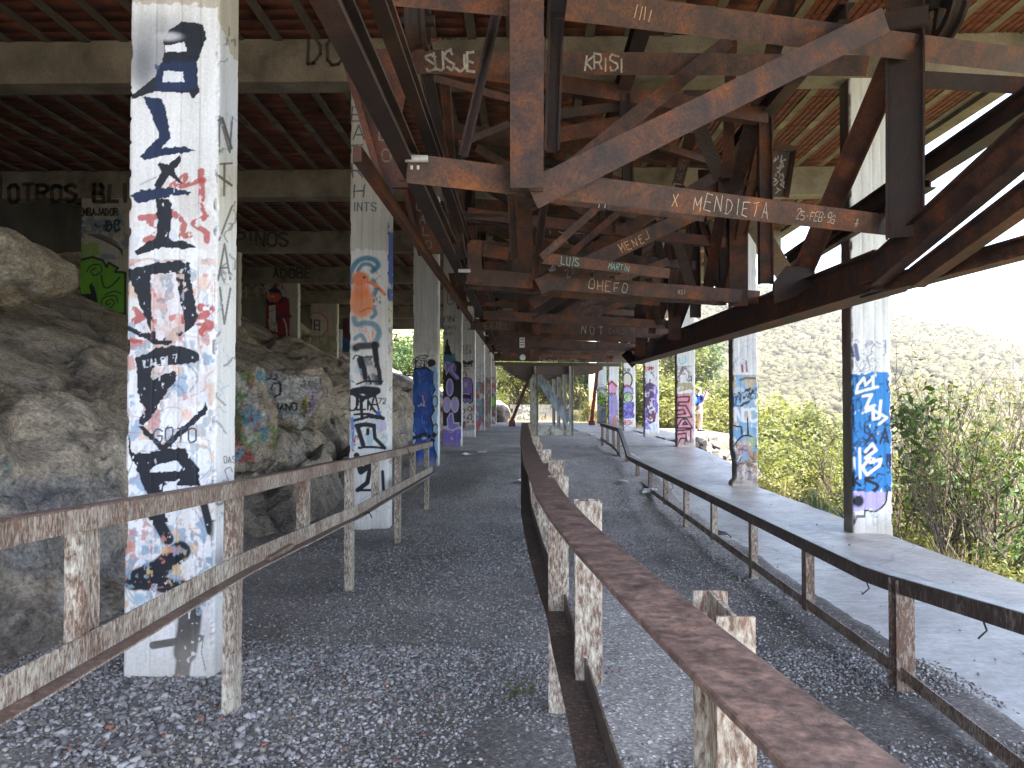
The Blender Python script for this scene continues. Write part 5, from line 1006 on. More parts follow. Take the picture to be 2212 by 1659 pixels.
# the lattice repeats bay after bay above and behind the first frames
rl_ = random.Random(12)
def lbeam(name, p0, p1, w_, t, m, kind='C'):
    p0, p1 = Vector(p0), Vector(p1); ax = (p1 - p0).normalized(); n_ = Vector((0, -1, 0)) if abs(ax.y) < .8 else Vector((-1, 0, 0)); n_ = (n_ - ax * n_.dot(ax)).normalized(); sd = ax.cross(n_).normalized()
    return MB().sweep(p0, p1, sd, -n_, {'C': prof_C, 'H': prof_H, 'I': prof_I}[kind](w_, t)).build(name, M[m], tr)
mats_ = ['steel', 'steel', 'steel_red', 'steel_dark']; FY = [7.2, 8.9, 10.6, 12.2, 13.8, 15.4, 17.0, 18.6, 20.2, 21.8, 23.4]
def fy(k, x): return FY[k] + .38 * (x + .69)
for k, Y in enumerate(FY):
    xr = 2.72 - .012 * Y; zt_ = 4.75; q = lambda x, z: (x, fy(k, x) + rl_.uniform(-.06, .06), z)
    lbeam('top_beam', q(-.95, zt_), q(xr, zt_), .17, .12, rl_.choice(mats_)); lbeam('crossbeam', q(-.7, 3.78), q(xr, 3.70), .13, .09, rl_.choice(mats_))
    if k % 2: lbeam('crossbeam', q(-.7, 2.98), q(xr, 2.95), .14, .10, rl_.choice(mats_))
    lbeam('hanger', q(-.62, 2.95), q(-.95, zt_), .12, .08, rl_.choice(mats_), 'H'); lbeam('hanger', q(xr, 2.9), q(xr, zt_), .15, .10, rl_.choice(mats_), 'H'); lbeam('hanger', q(1.05, 3.7), q(1.0, zt_), .11, .08, rl_.choice(mats_), 'H')
    if k: lbeam('diagonal', q(.05, 2.98), q(xr - .1, 4.6), .14, .08, rl_.choice(mats_)); lbeam('diagonal', q(-.6, 4.6), q(1.0, 3.8), .10, .07, rl_.choice(mats_))
    if k + 1 < len(FY):
        a_, b_ = (2.95, 4.7) if k % 2 else (4.7, 2.95)
        lbeam('side_diagonal', (xr + .02, fy(k, xr), a_), (xr, fy(k + 1, xr), b_), .14, .09, rl_.choice(mats_), 'H'); lbeam('side_diagonal', (-.78, fy(k, -.7), a_), (-.78, fy(k + 1, -.7), b_), .10, .07, rl_.choice(mats_), 'H')
        lbeam('lateral', (-.7, fy(k, -.7) + .1, 4.68), (xr, fy(k + 1, xr) - .1, 4.68), .09, .07, rl_.choice(mats_))
for (x, z) in ((-.95, 4.86), (1.0, 4.86), (2.68, 4.86)): zbeam('top_chord', (x, 6.4, z), (x - .1, 24.5, z), .14, .16, 'steel_dark')
# words scratched and chalked on the steel
beam_text('cb1', 'MENDIETA', .50, .62, 'chalk', 0.036, asp=.55, adv=.95); beam_text('cb1', '25-FEB-96', .735, .40, 'chalk', 0.032, asp=.5, adv=.70); beam_text('cb1', '*', .885, .55, 'chalk', 0.028); beam_text('cb1', 'X', .455, .5, 'chalk_rust', 0.040)
beam_text('sg', 'SUSJE', .130, .74, 'chalk', 0.105, asp=.5, adv=.63); beam_text('sg', 'KRISI', .415, .62, 'chalk', 0.085, asp=.6, adv=.78)
beam_text('tb1', 'IIII', .10, .4, 'chalk_rust', 0.032); beam_text('cb2', 'OHEFO', .37, .62, 'chalk', 0.048, asp=.65, adv=1.1); beam_text('cb2', 'V>', .26, .45, 'chalk', 0.040); beam_text('cb2', 'ASI', .68, .32, 'chalk', 0.032)
beam_text('d2', 'MENEJ', .45, .55, 'chalk_rust', 0.056, adv=1.05); beam_text('d2', '27', .14, .5, 'chalk_dim', 0.048); beam_text('d2b', 'LUIS-EMILIO', .08, .42, 'chalk_dim', 0.048); beam_text('d2c', 'NO 8', .02, .7, 'chalk_white', 0.072); beam_text('lm', 'LUIS', .15, .7, 'chalk_teal', 0.080); beam_text('lm', 'MARTIN', .50, .55, 'chalk_teal', 0.064)
beam_text('pw', 'POWER', .03, .7, 'chalk', 0.064); beam_text('jtk', 'JTKS', .40, .5, 'chalk_dim', 0.056); beam_text('cb3', 'NOT', .52, .75, 'chalk', 0.056, adv=1.3); beam_text('cb3', 'CARLOS Y', .66, .45, 'chalk_dim', 0.040); beam_text('cb3', 'EXXEL', .06, .6, 'chalk_dim', 0.056); beam_text('d3', 'MARK', .35, .5, 'chalk_dim', 0.048); beam_text('cb4', 'III', .66, .5, 'chalk_dim', 0.048)
beam_text('cb5', 'DRAGON OMAR', .34, .6, 'chalk_dim', 0.064); beam_text('cb6', 'MEZQUIMAL', .32, .75, 'chalk', 0.072); beam_text('cb6', 'ROCK', .05, .5, 'chalk_dim', 0.056); beam_text('cb1b', 'I I', .30, .7, 'chalk_white', 0.080); beam_text('ag', 'AGLOCY', .05, .4, 'chalk_dim', 0.040); beam_text('tma', 'TMA', .1, .4, 'chalk', 0.048)
def px_text(parent, s, pts, Y, h, m, w, down=False):
    b_ = MB(); r = random.Random(3)
    for k, ch in enumerate(s):
        x, y = pts[0] + (pts[2] - pts[0]) * k / max(1, len(s) - 1), pts[1] + (pts[3] - pts[1]) * k / max(1, len(s) - 1)
        for l in text_lines(ch, h, None, .7, .12, r): ribbon(b_, [P(x + u, y - v, Y) for (u, v) in l], Vector((0, -1, 0)), w * Y / F)
    return b_.build('lettering', M[m], parent)
px_text(pl1, 'CALO', (806, 215, 826, 348), 5.546, 26, 'chalk_dim', 3.5); px_text(pl2, 'CALO', (900, 455, 920, 536), 8.596, 17, 'chalk_dim', 2.4)
b_ = MB(); r = random.Random(8)
for k in range(26):
    x, y = r.uniform(1648, 1696), r.uniform(340, 415); ribbon(b_, [P(x + r.uniform(-7, 7), y + r.uniform(-8, 8), 10.596) for _ in range(4)], Vector((0, -1, 0)), 2.2 * 10.6 / F)
b_.build('lettering', M['chalk_white'], tr)
p = P(1128, 740, 13.1); st = MB().box(p.x - .045, p.x + .045, p.y, p.y + .002, p.z - .085, p.z + .085).build('sticker', M['white_paper'], tr)
b_ = MB(); c = P(1129, 772, 13.08); b_.tube([c, c + Vector((0, .02, 0))], .05, 20); b_.build('disc', M['white_paper'], tr)
b_ = MB()
for q in range(3): ribbon(b_, [Vector((p.x - .03, p.y - .003, p.z + .05 - q * .045)), Vector((p.x + .03, p.y - .003, p.z + .05 - q * .045))], Vector((0, -1, 0)), .016)
b_.build('print', M['marker_dark'], st)

# ------------------------------------------------------------------ trestle under the far end of the truss
ts = thing('steel_trestle', 'painted steel trestle of paired posts carrying the far end of the truss', 'trestle', (.95, 29, .42))
TP = chip = None
def tpost(x, Y, z0, z1, w_=.15, m='trestle_paint', name='post'): return MB().sweep(Vector((x, Y, z0)), Vector((x, Y, z1)), Vector((1, 0, 0)), Vector((0, 1, 0)), prof_H(w_, .16, .014)).build(name, M[m], ts)
chipped('trestle_paint', (.52, .53, .46), (.17, .11, .07), .56, .68, 9)
chipped('trestle_plate', (.36, .44, .50), (.16, .15, .18), .58, .72, 7)
for k, Y in enumerate((27.7, 30.3, 32.9, 35.5)):
    dx = -.10 * k
    tpost(.34 + dx * .4, Y, .36, 2.98); tpost(1.60 + dx * 1.2, Y, .36, 2.98)
    MB().box(.42, 1.5 + dx, Y - .06, Y + .06, .42, .56).build('sill', M['trestle_paint'], ts)
    x0, x1 = -.86 + .1 * k, 2.75 - .25 * k
    v = []
    for yy in (Y + .12, Y + .34):
        for (x, z) in ((x0, 2.80), (x0 + .35, 2.62), (x1 - .35, 2.62), (x1, 2.80), (x1, 3.02), (x0, 3.02)): v.append((x, yy, z))
    mk('floor_beam', v, [(0, 1, 2, 3, 4, 5), (11, 10, 9, 8, 7, 6)] + [(i, 6 + i, 6 + (i + 1) % 6, (i + 1) % 6) for i in range(6)], M['steel_pale'], ts)
b_ = MB(); b_.sweep(P(1158, 806, 28.4), P(1228, 912, 28.4), (P(1228, 912, 28.4) - P(1158, 806, 28.4)).normalized().cross(Vector((0, -1, 0))), Vector((0, 1, 0)), prof_box(.30, .03)); b_.build('diagonal_plate', M['trestle_plate'], ts)
b_ = MB(); b_.sweep(P(1165, 806, 34.0), P(1222, 900, 34.0), (P(1222, 900, 34) - P(1165, 806, 34)).normalized().cross(Vector((0, -1, 0))), Vector((0, 1, 0)), prof_box(.26, .03)); b_.build('diagonal_plate', M['trestle_paint'], ts)
for (a, c, lb) in (((1141, 822, 38), (1106, 908, 38), 'brown steel strut leaning beside the trestle on the rock side'), ((1290, 800, 40), (1278, 908, 40), 'orange brown steel strut leaning among the far right columns')):
    p0, p1 = P(*a), P(*c); b_ = MB(); b_.sweep(p0, p1, Vector((1, 0, 0)), Vector((0, 1, 0)), prof_I(.17, .14)); e = p1
    o = b_.box(e.x - .16, e.x + .16, e.y - .14, e.y + .14, .3, max(.6, e.z)).build('leaning_strut', M['steel_red']); tag(o, lb, 'strut', 'struts at the far end')
# low block wall at the far end
lw = thing('low_wall', 'low grey block wall with pale scrawl at the far end of the lane', 'wall', (.3, 50, .4))
x0, x1 = P(1108, 880, 50).x, P(1238, 880, 50).x; rows = 4
for r_ in range(rows):
    x = x0 - (.2 if r_ % 2 else 0); k = 0
    while x < x1 - .05:
        if not (r_ == 2 and 1.9 < x < 2.5):
            MB().box(x, min(x + .39, x1), 50 + random.uniform(-.01, .01), 50.2, .40 + r_ * .27, .40 + r_ * .27 + .26).build('block', M['wall_grey'], lw)
        x += .40
b_ = MB(); r = random.Random(2)
for k in range(16): x = r.uniform(-.7, .3); z = r.uniform(.6, 1.35); ribbon(b_, [Vector((x + r.uniform(-.15, .15), 49.985, z + r.uniform(-.12, .12))) for _ in range(4)], Vector((0, -1, 0)), .035)
b_.build('lettering', M['chalk_white'], lw)
boulder('boulder', (-1.75, 46.6, .9), .85, 51, 'big grey boulder at the far end of the left column row', (.24, .22, .20), (.9, 1, .85))

# ------------------------------------------------------------------ loose gravel
def stones_mesh(pos, size, tmpl, cols, name):
    tv, tf = tmpl; n = len(pos); rs = np.random.RandomState(3)
    q = rs.normal(size=(n, 4)); q /= np.linalg.norm(q, axis=1)[:, None]; a, b_, c, d = q.T
    Rm = np.stack([1 - 2 * (c * c + d * d), 2 * (b_ * c - a * d), 2 * (b_ * d + a * c), 2 * (b_ * c + a * d), 1 - 2 * (b_ * b_ + d * d), 2 * (c * d - a * b_), 2 * (b_ * d - a * c), 2 * (c * d + a * b_), 1 - 2 * (b_ * b_ + c * c)], -1).reshape(n, 3, 3)
    jit = 1 + rs.uniform(-.42, .42, size=(n, len(tv), 1)); sc = size[:, None] * rs.uniform(.55, 1.15, size=(n, 3))
    L = tv[None] * jit * sc[:, None, :]; Wd = np.einsum('nij,nkj->nki', Rm, L); Wd[:, :, 2] *= .75
    V = (Wd + pos[:, None]).reshape(-1, 3); T = (np.arange(n)[:, None, None] * len(tv) + tf[None]).reshape(-1, 3)
    o = fast_mesh(name, V, T, M['gravel_stone'], col=np.repeat(cols, len(tv), axis=0)); return o
t = (1 + 5 ** .5) / 2; ico = np.array([(-1, t, 0), (1, t, 0), (-1, -t, 0), (1, -t, 0), (0, -1, t), (0, 1, t), (0, -1, -t), (0, 1, -t), (t, 0, -1), (t, 0, 1), (-t, 0, -1), (-t, 0, 1)]) / 1.9
icf = np.array([(0, 11, 5), (0, 5, 1), (0, 1, 7), (0, 7, 10), (0, 10, 11), (1, 5, 9), (5, 11, 4), (11, 10, 2), (10, 7, 6), (7, 1, 8), (3, 9, 4), (3, 4, 2), (3, 2, 6), (3, 6, 8), (3, 8, 9), (4, 9, 5), (2, 4, 11), (6, 2, 10), (8, 6, 7), (9, 8, 1)])
octv = np.array([(1, 0, 0), (-1, 0, 0), (0, 1, 0), (0, -1, 0), (0, 0, 1), (0, 0, -1)], dtype=float); octf = np.array([(0, 2, 4), (2, 1, 4), (1, 3, 4), (3, 0, 4), (2, 0, 5), (1, 2, 5), (3, 1, 5), (0, 3, 5)])
def stone_cols(n, rs):
    k = rs.uniform(.38, 1.45, size=(n, 1)) ** 1.2; c = np.array([.235, .23, .226]) * k; w_ = rs.uniform(size=n) < .10; c[w_] = np.array([.19, .165, .14]) * rs.uniform(.8, 1.3, size=(w_.sum(), 1))
    r_ = rs.uniform(size=n) < .012; c[r_] = np.array([.28, .12, .08]); b_ = rs.uniform(size=n) < .03; c[b_] = np.array([.36, .36, .37]); return c
def density(x, y):
    d = np.ones_like(x); px_, py_ = project(np.stack([x, y, 0 * x], -1))
    pale = (px_ > 1235) & (px_ < 1540) & (py_ > 1285) & (py_ < 1640) & (x > .3); d = np.where(pale, .10, d)
    d = np.where(y > 9.0, np.clip(1 - (y - 9.0) / 4.0, .06, 1), d); d = np.where((x > .35) & (y > 8), d * .45, d)
    d = np.where((x < -1.6) & (y > 5.2), d * .35, d); d = np.where((x > 1.2) & (x < 2.3) & (y < 9), np.maximum(d, .85), d)
    return d * sstep(.30, .55, fbm(x, y, .8, 3, 9)) ** .5
rs = np.random.RandomState(11)
def scatter(n, x0, x1, y0, y1, smin, smax, tmpl, name):
    x = rs.uniform(x0, x1, n); y = np.sqrt(rs.uniform(y0 ** 2, y1 ** 2, n)); k = rs.uniform(size=n) < density(x, y); x, y = x[k], y[k]
    s = np.exp(rs.uniform(math.log(smin), math.log(smax), len(x))); s *= np.where((x < -.6) & (y < 5), 1.3, 1.0)
    z = np.where(x > 2.4, slab_z(y), ground_z(x, y)) + s * .25
    return np.stack([x, y, z], -1), s
p1, s1 = scatter(62000, -3.2, 2.6, 1.3, 5.0, .0035, .013, None, ''); p2, s2 = scatter(80000, -3.0, 2.3, 5.0, 13.5, .005, .0135, None, '')
nb = 700; xb = rs.normal(-1.75, .55, nb); yb = rs.normal(3.75, .42, nb); sb = rs.uniform(.012, .030, nb); k = (xb < -1.0); xb, yb, sb = xb[k], yb[k], sb[k]
p1 = np.concatenate([p1, np.stack([xb, yb, ground_z(xb, yb) + sb * .2], -1)]); s1 = np.concatenate([s1, sb])
cub = np.array([(-1, -1, -1), (1, -1, -1), (1, 1, -1), (-1, 1, -1), (-.7, -.8, 1), (.8, -.6, 1), (.7, .8, 1), (-.8, .7, 1)]) * .72; cuf = np.array([(0, 2, 1), (0, 3, 2), (4, 5, 6), (4, 6, 7), (0, 1, 5), (0, 5, 4), (1, 2, 6), (1, 6, 5), (2, 3, 7), (2, 7, 6), (3, 0, 4), (3, 4, 7)])
o = stones_mesh(p1, s1, (cub, cuf), stone_cols(len(p1), rs), 'gravel'); tag(o, 'loose grey gravel covering the near lanes', 'gravel', kind='stuff')
o = stones_mesh(p2, s2, (octv, octf), stone_cols(len(p2), rs), 'gravel'); tag(o, 'finer grey gravel farther along the lanes', 'gravel', kind='stuff')
# a few stones and scraps on the walkway
n = 120; x = rs.uniform(2.3, 3.1, n) ** 1.0; x = 2.3 + (rs.uniform(size=n) ** 2) * 1.6; y = rs.uniform(2.5, 14, n); s = rs.uniform(.006, .016, n)
o = stones_mesh(np.stack([x, y, slab_z(y) + s * .4 + .006], -1), s, (octv, octf), stone_cols(n, rs), 'pebbles'); tag(o, 'scattered pebbles along the walkway edge', 'pebbles', kind='stuff')

# rubble bank under the terrace
rb = thing('rubble_bank', 'bank of dark broken stones below the terrace edge', 'rubble', (6.2, 22.5, 0))
for k in range(170):
    x = random.uniform(4.45, 6.7); t_ = random.random(); y = 21.6 + 3.0 * t_ + random.uniform(-.2, .2); z = -.55 + .95 * t_ + random.uniform(-.08, .08) - max(0, x - 6) * .10; r_ = random.uniform(.10, .26)
    a = noise.random_unit_vector; vv = [Vector(v) * r_ * random.uniform(.7, 1.1) for v in ico]; e = Matrix.Rotation(random.uniform(0, 3), 3, 'Z') @ Matrix.Rotation(random.uniform(0, 3), 3, 'X')
    mk('stone', [tuple(Vector((x, y, z)) + (e @ v) * .85) for v in vv], icf.tolist(), M['rubble'], rb)
o = mk('terrace_edge', *(lambda b_: (b_.v, b_.f))(MB().box(4.40, 7.2, 24.3, 24.39, -.4, .36)), M['concrete'], rb)

# ------------------------------------------------------------------ vegetation
def leaf_mesh(cent, size, rs, asp=.45, droop=.0):
    n = len(cent); a = rs.normal(size=(n, 3)); a[:, 2] = a[:, 2] * .6 - droop; a /= np.linalg.norm(a, axis=1)[:, None]
    b_ = rs.normal(size=(n, 3)); b_ -= a * (a * b_).sum(1)[:, None]; b_ /= np.linalg.norm(b_, axis=1)[:, None]
    s = (size * rs.uniform(.6, 1.3, n))[:, None]; c = np.cross(a, b_) * s * .12
    V = np.stack([cent - a * s, cent + b_ * s * asp + c, cent + a * s, cent - b_ * s * asp + c], 1).reshape(-1, 3)
    return V, (np.arange(n)[:, None] * 4 + np.arange(4)[None])
def make_shrub(name, seed, h, spread, nstem, depth, leafm, per_tip, lsize, barkm='bark', thick=.025, asp=.45, leaf_r=.22, up=.55, part=('trunk', 'crown'), drop=0.0, bareness=0.0):
    r = random.Random(seed); rs = np.random.RandomState(seed); b_ = MB(); tips = []
    def grow(p, d, L, rad, lev):
        pts = [p]; q = p.copy(); dd = d.copy(); k = 4
        for i in range(k):
            dd = (dd + Vector((r.uniform(-.3, .3), r.uniform(-.3, .3), r.uniform(-.1, .25)))).normalized(); q = q + dd * L / k; pts.append(q.copy())
        b_.tube(pts, [rad * (1 - .5 * i / k) for i in range(k + 1)], 4 if lev > 1 else 6, caps=False)
        if lev >= depth: tips.extend(pts[2:]); return
        for i in range(r.randint(2, 4)):
            m_ = pts[r.randint(2, k)]; e = (dd + Vector((r.uniform(-1, 1), r.uniform(-1, 1), r.uniform(-.3, .8))) * .75).normalized(); grow(m_, e, L * r.uniform(.5, .8), rad * .52, lev + 1)
    for i in range(nstem):
        a = r.uniform(0, 6.28); d = Vector((math.cos(a) * spread, math.sin(a) * spread, 1)).normalized(); grow(Vector((math.cos(a) * .08, math.sin(a) * .08, -.15)), d, h * r.uniform(.4, .6), thick * r.uniform(.7, 1.2), 0)
    root = bpy.data.objects.new(name, None); COL.objects.link(root)
    b_.build(part[0], M[barkm], root)
    tp = np.array([tuple(t) for t in tips])
    if bareness: tp = tp[rs.uniform(size=len(tp)) > bareness]
    if per_tip and len(tp):
        c = np.repeat(tp, per_tip, axis=0); c = c + rs.normal(size=c.shape) * leaf_r * np.array([1, 1, .8]); V, T = leaf_mesh(c, lsize, rs, asp, drop); fast_mesh(part[1], V, T, M[leafm], root)
    return root
def place(root, x, y, s, rz, label, cat, group, first, z=None):
    o = root if first else copy_tree(root); o.location = (x, y, float(terrain_z(x, y)) - .05 if z is None else z); o.rotation_euler = (0, 0, rz); o.scale = (s, s, s); tag(o, label, cat, group); return o

twig = [make_shrub('bare_shrub', 60 + k, 2.9, .55, 5, 3, 'leaf_mid', 3, .034, thick=.026, leaf_r=.11, bareness=.5) for k in range(2)]
G1 = 'thin twiggy shrubs beyond the walkway edge'
for k, (x, y, s, rz) in enumerate(((5.55, 9.7, .85, 0), (6.1, 10.2, .95, 2.1), (5.9, 11.6, .95, 4.0), (6.7, 11.1, 1.05, 5.2), (7.3, 11.8, 1.1, 1.0), (6.3, 12.8, .95, 3.0), (7.7, 12.9, 1.2, .4), (7.0, 13.9, 1.15, 2.7), (8.4, 13.5, 1.25, 5.9), (8.7, 14.8, 1.3, 4.4), (6.3, 14.8, .9, 1.7), (9.3, 15.4, 1.45, .9))):
    place(twig[k % 2], x, y, s, rz, 'twiggy half bare shrub growing beyond the walkway edge near the blue column', 'shrub', G1, k < 2)
dk = make_shrub('leafy_sapling', 71, 2.9, .30, 3, 2, 'leaf_dark', 16, .085, thick=.03, leaf_r=.20, asp=.36, drop=.7, bareness=.25)
place(dk, 6.3, 11.3, 1.0, .5, 'sapling with dark drooping leaves standing above the twiggy shrubs', 'sapling', 'dark leaved saplings', True)
place(dk, 6.75, 11.6, .86, 4.6, 'dark leaved sapling just right of the tallest one', 'sapling', 'dark leaved saplings', False)
place(dk, 6.15, 9.75, .62, 2.6, 'small dark leaved sapling at the picture edge beside the walkway', 'sapling', 'dark leaved saplings', False)
pale = make_shrub('pale_tree', 75, 4.4, .35, 3, 3, 'leaf_yellow', 0, .03, 'bark_pale', .05)
place(pale, 10.6, 17.4, 1.15, 0, 'leafless tree with whitish branches rising on the right slope', 'tree', None, True)
low = [make_shrub('low_bush', 80 + k, 1.3, 1.0, 7, 2, m_, 26, .055, thick=.018, leaf_r=.16) for k, m_ in enumerate(('leaf_yellow', 'leaf_mid'))]
G2 = 'low leafy bushes along the walkway edge'
for k, (x, y, s, rz) in enumerate(((5.5, 8.9, .55, 0), (6.1, 9.5, .7, 2), (5.3, 10.8, .45, 4), (6.9, 10.7, .9, 5), (5.6, 14.4, .7, 1.4), (6.6, 15.8, 1.1, 2.4), (5.9, 17.4, 1.0, .3), (7.8, 14.6, 1.2, 5.5), (9.6, 13.4, 1.2, 1.9))):
    place(low[k % 2], x, y, s, rz, 'low leafy bush crowding the outer edge of the walkway', 'bush', G2, k < 2)
sun_b = [make_shrub('sunlit_bush', 90 + k, 2.3, .8, 6, 2, m_, 60, .085, thick=.03, leaf_r=.30) for k, m_ in enumerate(('leaf_mid', 'leaf_yellow', 'leaf_mid'))]
G3 = 'bright bushes on the sunny slope'
sp = [(8.8, 18.5, 1.0), (10.2, 20.5, 1.1), (7.6, 20.8, .8), (11.5, 17.0, 1.0), (12.6, 22.5, 1.3), (9.4, 24.5, 1.1), (14.5, 19.0, 1.2), (15.5, 25.0, 1.4), (12.0, 28.0, 1.4), (9.6, 30.5, 1.0), (16.5, 31, 1.6), (10.4, 35.5, 1.5), (13.0, 36.5, 1.7), (7.6, 36.2, 1.3), (8.9, 39.5, 1.7), (6.6, 41, 1.4), (12, 43, 1.9), (17.5, 40, 1.9), (9.8, 46.5, 2.0), (22, 35, 1.8), (20, 27, 1.5), (25, 45, 2.0), (15, 50, 2.2), (19.5, 21.5, 1.3), (17.5, 15.2, 1.1), (13.8, 14.2, 1.0), (22, 18.5, 1.3)]
for k, (x, y, s) in enumerate(sp):
    place(sun_b[k % 3], x, y, s, k * 1.3, 'sunlit yellow green bush on the slope behind the right columns', 'bush', G3, k < 3)
tall = [make_shrub('tree', 110 + k, 5.2, .5, 3, 3, m_, 22, .12, thick=.09, leaf_r=.38) for k, m_ in enumerate(('leaf_mid', 'leaf_dark'))]
G4 = 'trees closing the far end of the lanes'
for k, (x, y, s) in enumerate(((-5.5, 50, .9), (-3.2, 53, 1.0), (-1.4, 51.5, .8), (.6, 55, 1.0), (2.6, 53, .9), (4.4, 51.5, .9), (6.4, 54, 1.0), (-8, 54, 1.1), (9.5, 55, 1.1), (-.6, 58, 1.2), (3.8, 59, 1.2), (12.5, 58, 1.2), (-4.5, 58, 1.2))):
    place(tall[k % 2], x, y, s, k * 2.1, 'sunlit tree with loose foliage beyond the far end of the roof', 'tree', G4, k < 2, z=.2)
for k, (x, y, s) in enumerate(((-2.4, 47.8, .8), (.2, 52.0, .8), (4.6, 48.6, .7), (6.2, 49.2, .9), (-4.0, 48.5, .9), (7.8, 48, .9))):
    place(sun_b[k % 3], x, y, s, k, 'undergrowth bush on the ground beyond the far end of the roof', 'bush', 'undergrowth at the far end', False, z=.25)
# sword leaved plants at the walkway edge
def yucca(name, seed, n, L, label):
    r = random.Random(seed); V = []; Fc = []
    for i in range(n):
        a = r.uniform(0, 6.28); el = r.uniform(.25, 1.35); l = L * r.uniform(.7, 1.1); d = Vector((math.cos(a) * math.cos(el), math.sin(a) * math.cos(el), math.sin(el))); s = Vector((-math.sin(a), math.cos(a), 0)); p = Vector((0, 0, .05)); k = 6; b0 = len(V)
        for j in range(k + 1):
            w_ = .017 * (1 - (j / k) ** 1.6) + .001; V += [tuple(p - s * w_), tuple(p + s * w_)]; d = (d + Vector((0, 0, -.16 * (1.4 - math.sin(el))))).normalized(); p = p + d * l / k
        for j in range(k): q = b0 + j * 2; Fc.append((q, q + 1, q + 3, q + 2))
    root = bpy.data.objects.new(name, None); COL.objects.link(root); mk('blades', V, Fc, M['leaf_yucca'], root); MB().tube([(0, 0, -.4), (0, 0, .12)], [.09, .06], 8).build('stem', M['bark'], root); return root
yu = yucca('yucca', 5, 130, .95, '')
place(yu, 5.05, 11.9, 1.0, 0, 'dark sword leaved plant leaning over the walkway edge beside the blue column', 'plant', 'sword leaved plants', True, z=-.55)
place(yu, 4.95, 13.1, .75, 2, 'smaller sword leaved plant farther along the walkway edge', 'plant', 'sword leaved plants', False, z=-.5)
# dry grass
rsg = np.random.RandomState(4); n = 15000
x = np.concatenate([rsg.uniform(4.7, 16, 8000), rsg.uniform(4.4, 14, 4500), rsg.uniform(-7, 9, 2500)]); y = np.concatenate([rsg.uniform(5, 24, 8000), rsg.uniform(33, 47, 4500), rsg.uniform(46.5, 60, 2500)])
z = np.where(y > 45, np.where(x > 4.6, terrain_z(x, y), .25), terrain_z(x, y)); hgt = rsg.uniform(.25, .7, n); a = rsg.uniform(0, 6.28, n); dx, dy = np.cos(a) * .014, np.sin(a) * .014; bx, by = rsg.normal(0, .18, n), rsg.normal(0, .18, n)
V = np.stack([np.stack([x - dx, y - dy, z], -1), np.stack([x + dx, y + dy, z], -1), np.stack([x + bx, y + by, z + hgt], -1)], 1).reshape(-1, 3)
o = fast_mesh('dry_grass', V, np.arange(3 * n).reshape(-1, 3), M['dry_grass']); tag(o, 'dry straw coloured grass on the right slope', 'grass', kind='stuff')
# scrub covering the far hill: rounded crowns with leaf sprays
n = 15000; y = 62 + 184 * rsg.uniform(size=n) ** .8; x = y * rsg.uniform(.16, .80, n); z = terrain_z(x, y); s = rsg.uniform(.6, 1.5, n) * (.55 + y / 230); m_ = 9
cen = np.stack([x, y, z + s * .35], -1)[:, None] + rsg.normal(size=(n, m_, 3)) * (s * .45)[:, None, None] * np.array([1, 1, .7])
V, T = leaf_mesh(cen.reshape(-1, 3), np.repeat(s * .17, m_), rsg, .7); k0 = len(V)
jit = 1 + rsg.uniform(-.35, .35, size=(n, 12, 1)); V2 = (ico[None] * jit * (s * .8)[:, None, None] * np.array([1, 1, .75]) + np.stack([x, y, z + s * .2], -1)[:, None]).reshape(-1, 3)
T3 = np.concatenate([T[:, [0, 1, 2]], T[:, [0, 2, 3]], (np.arange(n)[:, None, None] * 12 + icf[None]).reshape(-1, 3) + k0])
o = fast_mesh('hill_scrub', np.concatenate([V, V2]), T3, M['leaf_hill'], smooth=True); tag(o, 'pale dry scrub covering the far hillside', 'scrub', kind='stuff')
# sprout in the gravel and a fallen stick or two
sprout = make_shrub('weed', 130, .34, .2, 2, 1, 'leaf_mid', 5, .016, thick=.003, leaf_r=.03); q = P(1150, 1470, 4.1); sprout.location = (q.x, 4.2, float(ground_z(q.x, 4.2))); tag(sprout, 'spindly green weed sprouting from the gravel by the middle railing', 'weed')
def stick(pts, r_, label): tag(MB().tube(pts, r_, 5).build('stick', M['bark']), label, 'stick', 'dry sticks on the gravel')
def gp(px_, py_):
    d = RM @ Vector(((px_ - CX) / F, -(py_ - CY) / F, -1.0)); k = -EYE.z / d.z; p = EYE + d * k
    return p
for (pts, lb) in ((((715, 1325), (730, 1318), (745, 1316)), 'short pale stick lying on the gravel'), (((572, 1412), (590, 1390), (604, 1368)), 'curved stick beside the nearest column'), (((885, 1090), (905, 1072), (935, 1062)), 'thin twig near the end of the left railing')):
    q = [gp(*a) for a in pts]; stick([(p.x, p.y, float(ground_z(p.x, p.y)) + .02 + .02 * i) for i, p in enumerate(q)], .006, lb)

# ------------------------------------------------------------------ litter
bt = thing('plastic_bottle', 'clear crushed plastic bottle by the low railing', 'bottle', (1.93, 12.55, .1)); z = float(ground_z(1.93, 12.55)) + .05
c = Vector((1.86, 12.55, z)); ax = Vector((.95, .25, .08)).normalized()
MB().tube([c + ax * t_ for t_ in (0, .01, .06, .09, .12, .17, .20, .235, .25)], [.02, .042, .045, .036, .045, .043, .036, .015, .014], 14).build('body', M['clear_plastic'], bt, True); MB().tube([c + ax * .25, c + ax * .272], .016, 12).build('cap', M['white_paper'], bt)
q = gp(1556, 1155); sh = MB(); sh.tube([(q.x - .10, q.y, .0 - .05), (q.x - .03, q.y, .0 + .01), (q.x + .06, q.y + .02, -.01), (q.x + .13, q.y + .03, -.04)], [.03, .05, .045, .02], 10); tag(sh.build('rag', M['black_rubber'], None, True), 'dark rag lying on the walkway behind the low railing', 'rag')
